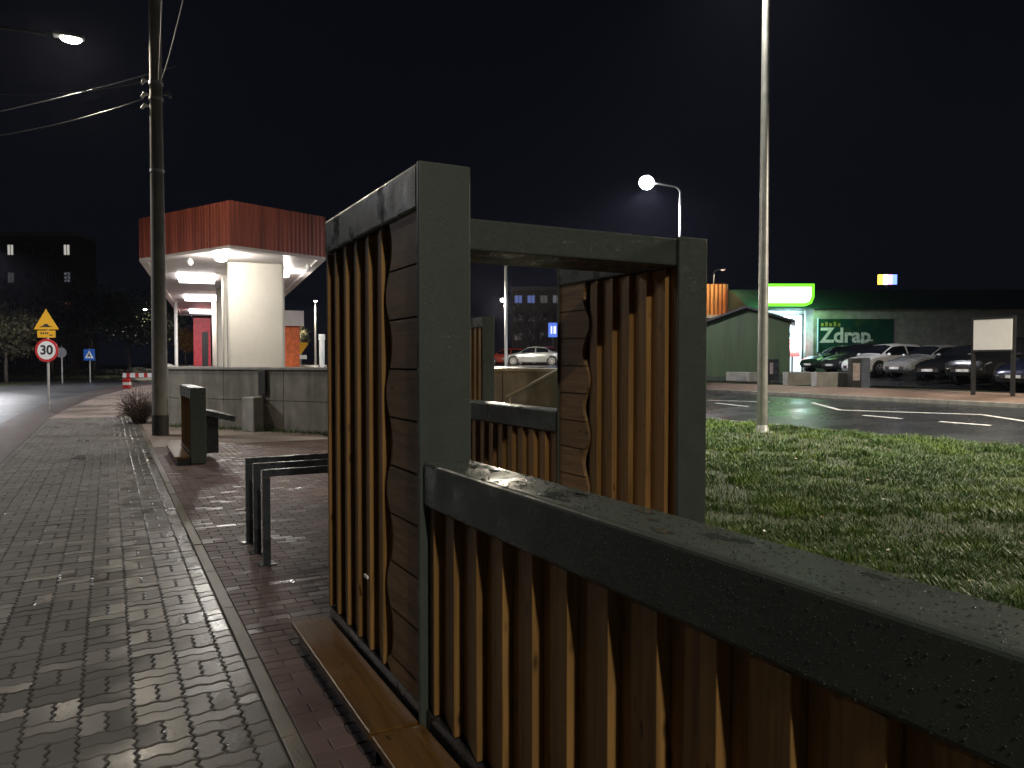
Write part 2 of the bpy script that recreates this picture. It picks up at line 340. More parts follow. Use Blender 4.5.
# footpath with zigzag pavers
def tri(x): x = x - math.floor(x); return 4 * abs(x - 0.5) - 1
PW, PD, JO = 0.225, 0.1125, 0.0035
def paver_field(t_lo, t_hi, x_lo, x_hi, phase, tilt=0.009):
    """zigzag pavers laid in pairs, basket-weave fashion"""
    b = MB(); C = PW
    def one(a, c, lo, hi):
        edge_l, edge_r = a <= x_lo + 1e-4, c >= x_hi - 1e-4
        a = max(a, x_lo); c = min(c, x_hi)
        if c - a < 0.05: return
        a += JO; c -= JO; lo += JO; hi -= JO
        n = max(4, round(12 * (c - a) / C)); nd = max(6, round(20 * (hi - lo) / C))
        o = [(a + (c - a) * i / n, lo) for i in range(n)] + [(c, lo + (hi - lo) * i / nd) for i in range(nd)]
        o += [(c - (c - a) * i / n, hi) for i in range(n)] + [(a, hi - (hi - lo) * i / nd) for i in range(nd)]
        def dist(p):
            x, y = p; ex = 0.0095 * tri(y / (C / 3)); ey = 0.0125 * tri((x - phase) / (C / 2) + 0.25)
            if (edge_l and x < a + 0.01) or (edge_r and x > c - 0.01): ex = 0
            return (x + ex, y + ey)
        q = [dist(p) for p in o]; cx, cy = (a + c) / 2, (lo + hi) / 2
        tx, ty = random.gauss(0, tilt), random.gauss(0, tilt); dz = random.gauss(0, 0.0012); m = len(q)
        bot = [(x, y, -0.014) for x, y in q]
        s1 = [(x, y, dz + tx * (x - cx) + ty * (y - cy) - 0.004) for x, y in q]; s2 = []
        for x, y in q:
            x2 = cx + (x - cx) * (1 - 0.007 / max(0.05, (c - a) / 2)); y2 = cy + (y - cy) * (1 - 0.006 / max(0.05, (hi - lo) / 2))
            s2.append((x2, y2, dz + tx * (x2 - cx) + ty * (y2 - cy)))
        fs = []
        for i in range(m):
            j = (i + 1) % m; fs.append((i, j, m + j, m + i)); fs.append((m + i, m + j, 2 * m + j, 2 * m + i))
        fs.append(tuple(range(2 * m, 3 * m))); b.raw(bot + s1 + s2, fs)
    k0 = math.floor((x_lo - phase) / C)
    for j in range(int((t_hi - t_lo) / C)):
        lo = t_lo + j * C; i = k0
        while phase + i * C < x_hi - 0.02:
            a = phase + i * C
            if (i + j) % 2: one(a, a + C, lo, lo + C / 2); one(a, a + C, lo + C / 2, lo + C)
            else: one(a, a + C / 2, lo, lo + C); one(a + C / 2, a + C, lo, lo + C)
            i += 1
    return b
KX = 0.6425
struct('footpath', paver_field(0.45, 26.1, -1.60, KX, KX - 12.5 * PW), 'paver')
jb = MB(); jb.box((-1.62, 0.2, -0.1), (4.3, 16.25, -0.011)); jb.box((-1.62, 16.251, -0.1), (KX + 0.09, 26.0, -0.011)); struct('footpath_bedding', jb, 'joint')

# distant continuation of the path, bending right beside the terrace
lx = [(-1.6, 16.25), (-1.6, 25.98), (-1.3, 32), (-0.5, 42), (1.2, 54), (4.0, 68), (9, 86)]
rx = [(14, 86), (7.6, 68), (3.0, 54), (2.3, 42), (1.8, 32), (1.3, 24), (1.3, 21.6), (4.4, 17.6), (4.3, 16.25)]
fb = MB(); fb.face([(x, y, 0.0) for x, y in reversed(lx[1:])] + [(KX + 0.09, 25.98, 0.0)] + [(x, y, 0.0) for x, y in reversed(rx[:5] + [(1.4, 25.98)])])
fb.face([(KX + 0.09, 16.25, 0.0), (4.3, 16.25, 0.0), (4.4, 17.6, 0.0), (1.3, 21.6, 0.0), (1.4, 25.98, 0.0), (KX + 0.09, 25.98, 0.0)])
struct('footpath_far', fb, 'farpave')

# kerb strip between grey path and red paving, laid in one-metre stones
kb = MB(); y = 0.4
while y < 25:
    kb.box((KX + 0.004, y, -0.05), (KX + 0.082, y + 0.992, random.gauss(0.004, 0.002))); y += 1.0
struct('kerb_strip', kb, 'kerb', bevel=0.006)

# red rectangular paving to the right of the kerb
rb = MB(); bw, bh = 0.2, 0.1; X0 = KX + 0.086
r = 0
while 0.5 + r * bh < 16.2:
    t0 = 0.5 + r * bh; off = 0 if r % 2 == 0 else bw / 2; k = -1
    while X0 + k * bw + off < 4.3:
        a = max(X0 + k * bw + off, X0); c = min(X0 + (k + 1) * bw + off, 4.3); k += 1
        if c - a < 0.05: continue
        a += 0.002; c -= 0.002; lo = t0 + 0.002; hi = t0 + bh - 0.002; cx, cy = (a + c) / 2, (lo + hi) / 2
        tx, ty = random.gauss(0, 0.007), random.gauss(0, 0.009); dz = random.gauss(-0.001, 0.0008)
        def zz(x, y): return dz + tx * (x - cx) + ty * (y - cy)
        e = 0.004
        o = [(a, lo), (c, lo), (c, hi), (a, hi)]; i2 = [(a + e, lo + e), (c - e, lo + e), (c - e, hi - e), (a + e, hi - e)]
        vs = [(x, y, -0.014) for x, y in o] + [(x, y, zz(x, y) - 0.003) for x, y in o] + [(x, y, zz(x, y)) for x, y in i2]
        fs = [(8, 9, 10, 11)]
        for i in range(4):
            j = (i + 1) % 4; fs += [(i, j, 4 + j, 4 + i), (4 + i, 4 + j, 8 + j, 8 + i)]
        rb.raw(vs, fs)
    r += 1
struct('red_paving', rb, 'redpaver')

# road on the left with its verge
vb = MB()
vl = [(-2.6, -10), (-2.6, 30), (-2.2, 38), (-1.2, 48), (0.8, 60), (5, 76), (9, 86)]
vb.face([(x, y, -0.012) for x, y in reversed(vl)] + [(-1.6, -10, -0.012)] + [(x, y, -0.012) for x, y in lx[:-1]])
struct('verge_strip', vb, 'verge')
rd = MB(); out = [(-9.5, -10), (-9.5, 30), (-9.2, 40), (-8.0, 55), (-4, 75), (6, 96), (30, 110)]
inn = [(-2.6, -10), (-2.6, 30), (-2.2, 38), (-1.2, 48), (0.8, 60), (5, 76), (9, 86), (30, 97)]
rd.face([(x, y, -0.018) for x, y in inn] + [(x, y, -0.018) for x, y in reversed(out)])
struct('left_road', rd, 'asphalt_left')

# road on the right: climbs away from the grass
def slope_sheet(x0, x1, y0, y1, dz, n=6):
    b = MB()
    for i in range(n):
        a, c = x0 + (x1 - x0) * i / n, x0 + (x1 - x0) * (i + 1) / n
        b.face([(a, y0, zg(a) + dz), (c, y0, zg(c) + dz), (c, y1, zg(c) + dz), (a, y1, zg(a) + dz)])
    return b
struct('right_road', slope_sheet(15.35, 22.2, -40, 160, -0.004), 'asphalt')
kb = MB()
for y in range(-6, 60): kb.box((15.2, y, -0.1), (15.35, y + 0.992, 0.035))
struct('road_kerb', kb, 'kerb', bevel=0.012)
kb = MB(); zk = zg(22.2)
for y in range(-6, 60): kb.box((22.2, y, zk - 0.1), (22.35, y + 0.992, zk + 0.12))
struct('far_road_kerb', kb, 'conc2', bevel=0.012)
struct('far_sidewalk', slope_sheet(22.35, 25.2, -40, 160, 0.11), 'sidewalk')
cp = MB()
for y0, y1 in ((-40, 26), (26, 160)):
    for i in range(4):
        a, c = 27.2 + i * 1.75, 27.2 + (i + 1) * 1.75
        cp.face([(a, y0, zg(a) + 0.02), (c, y0, zg(c) + 0.02), (c, y1, zg(c) + 0.02), (a, y1, zg(a) + 0.02)])
    cp.face([(34.2, y0, zg(40) + 0.02), (90, y0, zg(40) + 0.02), (90, y1, zg(40) + 0.02), (34.2, y1, zg(40) + 0.02)])
struct('car_park', cp, 'asphalt')

# painted markings
def stripe(pts, w):
    b = MB()
    for p, q in zip(pts, pts[1:]):
        d = (q - p); d.z = 0; d.normalize(); nrm = Vector((-d.y, d.x, 0)) * w / 2
        def on(v): v = Vector(v); v.z = zg(v.x) + 0.001; return v
        b.face([on(p - nrm), on(q - nrm), on(q + nrm), on(p + nrm)])
    return b
rm = MB()
for seg, w in (([(812, 402.6), (840, 410), (982, 414.6), (1024, 421), (1090, 431)], 0.14), ([(863, 415.2), (902, 418.6)], 0.13), ([(939, 421.5), (991, 425.4)], 0.13), ([(1030, 429), (1080, 433)], 0.13), ([(716, 403), (748, 406.5)], 0.13), ([(707, 400.2), (770, 402)], 0.1)):
    s_ = stripe([gp(*p) for p in seg], w); rm.raw(s_.v, s_.f)
struct('road_markings', rm, 'white')

# terrace behind the retaining wall (petrol station level)
W1 = Vector((1.35, 21.6, 0)); W2 = Vector((4.39, 17.5, 0)); wd = (W2 - W1).normalized(); W3 = W1 + wd * 11.6
W0 = Vector((3.9, 66, 0)); W4 = wp(0.235 * 60, 60)
TZ = 1.40
tb = MB(); tb.face([(W1.x, W1.y, TZ), (W3.x, W3.y, TZ), (W4.x, W4.y, TZ), (60, 120, TZ), (10, 120, TZ), (W0.x, W0.y, TZ)])
tb.face([(W3.x, W3.y, 0 - 0.05), (W4.x, W4.y, zg(W4.x) - 0.05), (W4.x, W4.y, TZ), (W3.x, W3.y, TZ)])
struct('station_terrace', tb, 'asphalt')

# ------------------------------------------------------------------ grass
def fbm(x, y, s): return noise.noise(Vector((x * s, y * s, 1.7)))
gb = MB(); gx0 = 4.25; cnt = 0
gs = MB()
NXg, NYg = 24, 40
def gz(x, y): return 0.0 + 0.03 * (fbm(x, y, 0.5)) + 0.02 if x < 15 else 0.0
for i in range(NXg):
    for j in range(NYg):
        a, c = gx0 + (15.2 - gx0) * i / NXg, gx0 + (15.2 - gx0) * (i + 1) / NXg; y0, y1 = -4 + 26 * j / NYg, -4 + 26 * (j + 1) / NYg
        gs.face([(a, y0, gz(a, y0)), (c, y0, gz(c, y0)), (c, y1, gz(c, y1)), (a, y1, gz(a, y1))])
struct('lawn_soil', gs, 'soil', smooth=True)
gv = []; gf = []
while cnt < 140000:
    F = 4.2 + (22 - 4.2) * random.random() ** 1.35; u = random.uniform(640, 1090)
    p = wp((u - 512) / FX * F, F)
    if not (gx0 < p.x < 15.15 and -4 < p.y < 21): 
        cnt += 0.2; continue
    cl = fbm(p.x, p.y, 1.6) * 0.5 + fbm(p.x + 9, p.y, 5.0) * 0.5
    big = fbm(p.x + 31, p.y + 5, 0.55)
    if cl + 0.6 * big < -0.08 and random.random() < 0.86: continue
    cnt += 1
    h = (0.03 + 0.055 * random.random()) * (1 + 2.2 * max(0, cl) + 0.7 * max(0, big)) * (0.8 if F < 7 else 1.0)
    w = 0.0022 + 0.0028 * random.random() + 0.00018 * F; an = random.random() * 2 * PI; ln = random.uniform(0.2, 1.0) * h
    dx, dy = math.cos(an), math.sin(an); z = gz(p.x, p.y) - 0.004
    i = len(gv)
    gv += [(p.x - dy * w, p.y + dx * w, z), (p.x + dy * w, p.y - dx * w, z),
           (p.x + dx * ln * 0.35 - dy * w * 0.8, p.y + dy * ln * 0.35 + dx * w * 0.8, z + h * 0.62), (p.x + dx * ln * 0.35 + dy * w * 0.8, p.y + dy * ln * 0.35 - dx * w * 0.8, z + h * 0.62),
           (p.x + dx * ln, p.y + dy * ln, z + h)]
    gf += [(i, i + 1, i + 3, i + 2), (i + 2, i + 3, i + 4)]
gb.v = [Vector(p) for p in gv]; gb.f = gf; gb.mi = [0] * len(gf)
go = obj('grass', gb, 'grass'); tag(go, 'short wet grass of the lawn beside the right road', 'grass', kind='stuff')
M['leaf'] = leafy('fallen_leaves', (0.16, 0.10, 0.03), (0.42, 0.36, 0.2), 0.35)
lb = MB()
def leaf_at(b, p, s):
    an = random.random() * 6.28; a = Vector((math.cos(an), math.sin(an), random.uniform(-0.3, 0.3))) * s; c = Vector((-math.sin(an), math.cos(an), random.uniform(-0.3, 0.3))) * s * 0.55
    b.face([p - a, p - c * 0.9 - a * 0.1, p + a, p + c])
for _ in range(420):
    x, y = random.uniform(4.4, 15), random.uniform(0, 18); leaf_at(lb, Vector((x, y, gz(x, y) + random.uniform(0.03, 0.07))), random.uniform(0.015, 0.04))
for _ in range(26):
    x, y = random.uniform(0.7, 4.0), random.uniform(4, 16); leaf_at(lb, Vector((x, y, 0.012)), random.uniform(0.012, 0.03))
tag(obj('fallen_leaves', lb, 'leaf'), 'pale fallen leaves strewn over the grass and red paving', 'leaves', kind='stuff')

# ------------------------------------------------------------------ slatted timber screens
RAIL_T = 1.243; TOP = 2.49
SP = 0.205; BW = 0.105
def slats(b, xf, y0, y1, z0, z1, step=0.042, phase=2.88, side=-1):
    """vertical feather-edged boards: each one's thick near edge stands proud of the thin far edge of the one before"""
    k = math.floor((y0 - phase) / SP) - 1
    while True:
        t0 = phase + k * SP; k += 1
        if t0 > y1 - 0.02: break
        a = max(t0, y0 + 0.002); c = min(t0 + SP - 0.003, y1 - 0.002)
        if c - a < 0.015: continue
        xa = xf - side * step * (a - t0) / SP; xc = xf - side * step * (c - t0) / SP; xb = xf - side * (step + 0.018)
        pr = [(xa, a), (xc, c), (xb, c), (xb, a)]
        if side < 0: pr = pr[::-1]
        b.prism(pr, z0, z1 - random.uniform(0.0, 0.004))
def boards(b, xf, y_in, y_wave, z0, z1, sgn, proud=0.034, side=-1, bh=0.224):
    """short horizontal boards whose free ends follow one wavy saw cut"""
    z = z0; zt = z1
    n = 0; zz = zt
    while zz > z0 + 0.03:
        lo = max(zz - bh + 0.004, z0); hi = zz; st = 8; pts = []
        for i in range(st + 1):
            h = lo + (hi - lo) * i / st
            ph = (h - lo) / (hi - lo)
            wv = (0.052 if n % 2 else -0.040) * math.sin(PI * ph)
            pts.append((y_wave + sgn * wv, h))
        poly = [(y_in, lo)] + pts + [(y_in, hi)]
        x0, x1 = xf, xf - side * proud
        vs = [(x0, p, q) for p, q in poly] + [(x1, p, q) for p, q in poly]; m = len(poly)
        fs = [tuple(range(m)), tuple(reversed(range(m, 2 * m)))] + [(i, (i + 1) % m, m + (i + 1) % m, m + i) for i in range(m)]
        b.raw(vs, fs); zz -= bh; n += 1
def tall_panel(root, x0, x1, y0, y1, wave_near=True, zb=0.20, both=True, rail='top_rail'):
    c = MB(); c.box((x0 + 0.072, y0 + 0.035, zb), (x1 - 0.072, y1 - 0.035, TOP - 0.19)); obj('backing', c, 'core', root)
    b = MB(); b.box((x0 - 0.002, y0 + 0.032, TOP - 0.19), (x1 + 0.002, y1 - (0.0 if wave_near else 0.032), TOP)); obj(rail, b, 'frame', root, bevel=0.012)
    for a, e in ((y0, y0 + 0.03), (y1 - 0.031, y1 - 0.019)):
        iq = 0.066 if (wave_near and a > y0 + 0.5) else 0.0; b = MB(); b.box((x0 - 0.004 + iq, a, 0.02), (x1 + 0.004 - iq, e, TOP - 0.192 if iq else TOP + 0.003)); obj('post', b, 'frame', root, bevel=0.008)
    b = MB(); b.box((x0 + 0.01, y0 + 0.032, 0.0), (x1 - 0.01, y1 - 0.032, zb - 0.003)); obj('base', b, 'black', root)
    wl = 0.42
    s = MB(); bo = MB()
    for xf, sd in ((x0 + 0.008, -1), (x1 - 0.008, 1)):
        if wave_near:
            slats(s, xf, y0 + wl + 0.03, y1 - 0.034, zb, TOP - 0.192, side=sd); s.box((min(xf, xf - sd * 0.055), y1 - 0.032, zb), (max(xf, xf - sd * 0.055), y1 - 0.003, TOP - 0.192)); boards(bo, xf + 0.006 * -sd, y0 + 0.033, y0 + wl, zb, TOP - 0.192, 1, side=sd)
        else:
            slats(s, xf, y0 + 0.032, y1 - wl - 0.03, zb, TOP - 0.192, side=sd); boards(bo, xf + 0.006 * -sd, y1 - 0.033, y1 - wl, zb, TOP - 0.192, -1, side=sd)
    obj('slat_cladding', s, 'slat', root, bevel=0.004, seg=2); obj('horizontal_boards', bo, 'board', root, bevel=0.006, seg=2)
def low_fence(root, x0, x1, y0, y1, zb=0.20, end_posts=True, lo=0.0):
    c = MB(); c.box((x0 + 0.075, y0 + 0.04, zb), (x1 - 0.075, y1 - 0.004, RAIL_T - 0.185)); obj('backing', c, 'core', root)
    b = MB(); b.box((x0, y0, RAIL_T - 0.185), (x1, y1, RAIL_T)); obj('top_rail', b, 'frame', root, bevel=0.014, seg=3)
    b = MB(); b.box((x0 + 0.012, y0 + 0.03, 0.0), (x1 - 0.012, y1 - 0.004, zb - 0.003)); obj('base', b, 'black', root)
    s = MB()
    for xf, sd in ((x0 + 0.012, -1), (x1 - 0.012, 1)): slats(s, xf, y0 + 0.03, y1 - 0.004, zb, RAIL_T - 0.187, side=sd)
    obj('slat_cladding', s, 'slat', root, bevel=0.004, seg=2)
def ground_plank(root, x0, x1, y0, y1):
    b = MB(); b.box((x0, y0, 0.105), (x1, y1, 0.14)); obj('ledge_plank', b, 'plank', root, bevel=0.006)
    b = MB(); b.box((x0 + 0.035, y0 + 0.02, 0.0), (x1 - 0.01, y1 - 0.03, 0.103)); obj('ledge_base', b, 'black', root)

portal = thing('portal', 'slatted timber portal of two tall charcoal framed screens joined by an overhead beam', 'portal', (1.14, 2.97, 0))
tall_panel(portal, 1.14, 1.37, 2.97, 4.53)
tall_panel(portal, 3.352, 3.587, 3.95, 5.53, wave_near=False)
b = MB(); b.box((1.376, 3.98, TOP - 0.188), (3.346, 4.52, TOP - 0.006)); obj('overhead_beam', b, 'frame', portal, bevel=0.012)
ground_plank(portal, 0.92, 1.136, 2.99, 4.50)
M['sticker'] = pmat('white_sticker', (0.8, 0.8, 0.75), 0.3, bump=0)
p = at(371, 583, 1.0); 
b = MB(); b.box((1.140, 3.722, 0.560), (1.147, 3.778, 0.574)); obj('sticker', b, 'sticker', portal)

fence1 = thing('low_fence', 'nearest low slatted fence with wide rain beaded charcoal rail filling the foreground', 'fence', (1.15, 0.0, 0), group='low slatted fences of the timber installation')
low_fence(fence1, 1.15, 1.365, -1.2, 2.965)
ground_plank(fence1, 0.92, 1.146, -1.2, 2.965)
fence2 = thing('low_fence', 'low slatted fence running on behind the portal, seen through its opening', 'fence', (3.36, 5.54, 0), group='low slatted fences of the timber installation')
low_fence(fence2, 3.36, 3.58, 5.535, 8.7)
pan3 = thing('slatted_screen', 'far tall slatted screen standing alone before the concrete wall, seen through the portal', 'screen', (6.07, 12.6, 0))
tall_panel(pan3, 6.07, 6.3, 12.6, 14.15, wave_near=False)
# rain standing on the rails: beads and flat films of water
wm_, wnt, wb = new_mat('rain_water'); M['water'] = wm_
wb.inputs['Base Color'].default_value = (0.045, 0.054, 0.048, 1); wb.inputs['Roughness'].default_value = 0.06; wb.inputs['IOR'].default_value = 1.5
def bead(b, c, r, nrm, flat=0.5, n=8):
    nrm = Vector(nrm); a = nrm.orthogonal().normalized(); d = nrm.cross(a); vs = []; fs = []
    for j, (rr, hh) in enumerate(((1.0, 0.0), (0.82, 0.55), (0.45, 0.88))):
        for k in range(n): vs.append(c + (a * math.cos(2 * PI * k / n) + d * math.sin(2 * PI * k / n)) * r * rr + nrm * r * hh * flat)
    vs.append(c + nrm * r * flat)
    for j in range(2):
        for k in range(n): fs.append((j * n + k, j * n + (k + 1) % n, (j + 1) * n + (k + 1) % n, (j + 1) * n + k))
    for k in range(n): fs.append((2 * n + k, 2 * n + (k + 1) % n, 3 * n))
    fs.append(tuple(reversed(range(n)))); b.raw(vs, fs)
def beads(root, n, x0, x1, y0, y1, zt, zf, puddles=0, front=None, seed=3):
    rn = random.Random(seed); b = MB()
    for _ in range(n): bead(b, Vector((rn.uniform(x0 + .015, x1 - .015), rn.uniform(y0, y1), zt + 0.0004)), rn.uniform(0.0012, 0.0042), (0, 0, 1))
    for _ in range(int(n * 0.9)):
        bead(b, Vector((x0 - 0.0004, rn.uniform(y0, y1), zf + (zt - 0.016 - zf) * rn.random())), rn.uniform(0.0009, 0.0026), (-1, 0, 0))
    for _ in range(puddles):
        c = Vector((rn.uniform(x0 + .04, x1 - .04), rn.uniform(y0, y1), zt + 0.0004)); L = rn.uniform(0.012, 0.035); m = []
        for k in range(16):
            q = L * rn.uniform(0.6, 1.1); m.append((c.x + math.cos(2 * PI * k / 16) * q * 0.7, c.y + math.sin(2 * PI * k / 16) * q * 1.5))
        b.prism(m, zt + 0.0003, zt + 0.0013)
    o = obj('rain_beads', b, 'water', root, smooth=50); o['kind'] = 'stuff'
beads(fence1, 900, 1.15, 1.365, 0.5, 2.95, RAIL_T, RAIL_T - 0.18, puddles=18)
beads(portal, 500, 1.138, 1.37, 3.02, 4.5, TOP, TOP - 0.18, seed=4)
rn = random.Random(8); b = MB()
for _ in range(700): bead(b, Vector((rn.uniform(1.40, 3.33), 3.9796, TOP - 0.18 + 0.165 * rn.random())), rn.uniform(0.0014, 0.0036), (0, -1, 0))
for _ in range(160): bead(b, Vector((rn.uniform(1.15, 1.36), 2.9696, rn.uniform(1.3, 2.46))), rn.uniform(0.001, 0.0024), (0, -1, 0))
for _ in range(300): bead(b, Vector((rn.uniform(3.36, 3.58), 3.9496, rn.uniform(0.6, 2.46))), rn.uniform(0.0014, 0.003), (0, -1, 0))
o = obj('rain_beads', b, 'water', portal, smooth=50); o['kind'] = 'stuff'
# far low screen with a lectern board
lec = thing('lectern_screen', 'short low slatted screen with a sloping dark board, beyond the bike racks', 'screen', (1.14, 13.2, 0))
low_fence(lec, 1.14, 1.37, 13.22, 15.3)
b = MB(); b.box((1.135, 13.185, 0.02), (1.375, 13.217, RAIL_T + 0.003)); obj('post', b, 'frame', lec, bevel=0.008)
ground_plank(lec, 0.90, 1.136, 13.2, 15.25)
b = MB(); b.box((1.38, 13.7, 0.12), (1.62, 14.6, 0.74)); obj('board_support', b, 'black', lec, bevel=0.008)
b = MB(); mt = Matrix.Translation((1.38, 14.1, 0.86)) @ Matrix.Rotation(rad(14), 4, 'Y')
b.box((0.0, -0.55, -0.09), (0.52, 0.6, 0.0), mt); obj('sloping_board', b, 'rack', lec, bevel=0.008)

# ------------------------------------------------------------------ bike racks
def rack(i, y, label):
    t = thing('bike_rack', label, 'bike rack', (1.12, y, 0), group='bike racks in a row on the red paving')
    w = 0.029; xa, xb, zt = 0.0, 1.0, 0.78
    for x in (xa, xb):
        b = MB(); b.box((x - w, -w, 0.008), (x + w, w, zt - 2 * w - 0.001)); obj('leg', b, 'rack', t, bevel=0.004, world=False)
        b = MB(); b.box((x - 0.07, -0.06, 0.0), (x + 0.07, 0.06, 0.007)); obj('foot_plate', b, 'rack', t, world=False)
    b = MB(); b.box((xa - w, -w, zt - 2 * w), (xb + w, w, zt)); obj('top_bar', b, 'rack', t, bevel=0.004, world=False)
for i, (y, l) in enumerate(((6.42, 'dark square tube bike rack nearest the tall screen, front of the row'), (6.86, 'dark square tube bike rack in the middle between its two neighbours'), (7.29, 'dark square tube bike rack farthest back, the leftmost hoop'))): rack(i, y, l)

# ------------------------------------------------------------------ retaining wall and what stands at it
wn = Vector((wd.y, -wd.x, 0))                       # towards the camera side
if wn.y > 0: wn = -wn
rw = thing('retaining_wall', 'stained grey concrete retaining wall below the petrol station', 'wall', W1)
ang = math.atan2(wd.y, wd.x); WMx = Matrix.Translation(W1) @ Matrix.Rotation(ang, 4, 'Z')
Lw = 11.6; np_ = 6; b = MB()
for i in range(np_):
    b.box((Lw * i / np_ + 0.006, -0.0, -0.05), (Lw * (i + 1) / np_ - 0.006, 0.25, 0.72), WMx); b.box((Lw * i / np_ + 0.006, 0.0, 0.735), (Lw * (i + 1) / np_ - 0.006, 0.25, 1.47), WMx)
b.box((0, 0.03, -0.05), (Lw, 0.24, 1.465), WMx)
obj('wall_panels', b, 'conc', rw, bevel=0.006)
b = MB(); b.box((-0.05, -0.04, 1.472), (Lw + 0.05, 0.29, 1.535), WMx); obj('coping', b, 'conc2', rw, bevel=0.008)
ws = (W0 - W1); b = MB(); nn = Vector((ws.y, -ws.x, 0)).normalized() * 0.25
b.prism([W1, W0, W0 + nn, W1 + nn], -0.05, 1.53); obj('side_wall', b, 'conc', rw)
pst = gp(253, 431); kk = (pst - W1).dot(wd)
t = thing('concrete_stub', 'short rough concrete pillar against the retaining wall', 'pillar', W1 + wd * kk)
b = MB(); b.box((kk - 0.17, -0.34, 0), (kk + 0.2, -0.012, 0.82), WMx); obj('pillar', b, 'conc2', t, bevel=0.02)
b = MB(); b.box((kk + 0.06, -0.06, 0.86), (kk + 0.3, -0.005, 1.46), WMx); tag(obj('downpipe_shaft', b, 'tar', bevel=0.02), 'dark vertical drain shaft on the concrete wall above the stub pillar', 'drain')  # dark wall stain, built as a thin black box
# sloping handrail in front of the wall
def on_wall(u, off):
    a, _ = ray(u, 362); d = wp(a, 1); q = W1 + wn * off          # intersect in plan
    den = d.x * wd.y - d.y * wd.x; s = (q.x * wd.y - q.y * wd.x) / den
    return Vector((d.x * s, d.y * s, 0)), s
p0, F0 = on_wall(507, 0.12); p1, F1 = on_wall(564, 0.12)
p0.z = H + ray(507, 397)[1] * F0; p1.z = H + ray(564, 367)[1] * F1
t = thing('handrail', 'pale sloping handrail climbing the concrete wall seen through the portal', 'handrail', (p0.x, p0.y, 0))
b = MB(); b.tube([p0, p1], 0.035, 8); obj('rail', b, 'conc2', t, smooth=40)
for q in (0.06, 0.94):
    pp = p0.lerp(p1, q); b = MB(); b.tube([(pp.x, pp.y, 0), (pp.x, pp.y, pp.z - 0.036)], 0.022, 8); obj('leg', b, 'galv', t, smooth=40)
# grass fringe at the foot of the wall
gb = MB()
for _ in range(2600):
    k = random.uniform(0.2, Lw); p = W1 + wd * k + wn * (0.02 + abs(random.gauss(0, 0.16))); h = random.uniform(0.04, 0.13); an = random.random() * 6.28; w = 0.006
    dx, dy = math.cos(an), math.sin(an)
    gb.face([(p.x - dy * w, p.y + dx * w, 0), (p.x + dy * w, p.y - dx * w, 0), (p.x + dx * h * 0.4, p.y + dy * h * 0.4, h)])
tag(obj('weeds', gb, 'grass'), 'thin fringe of weeds along the foot of the concrete wall', 'weeds', kind='stuff')

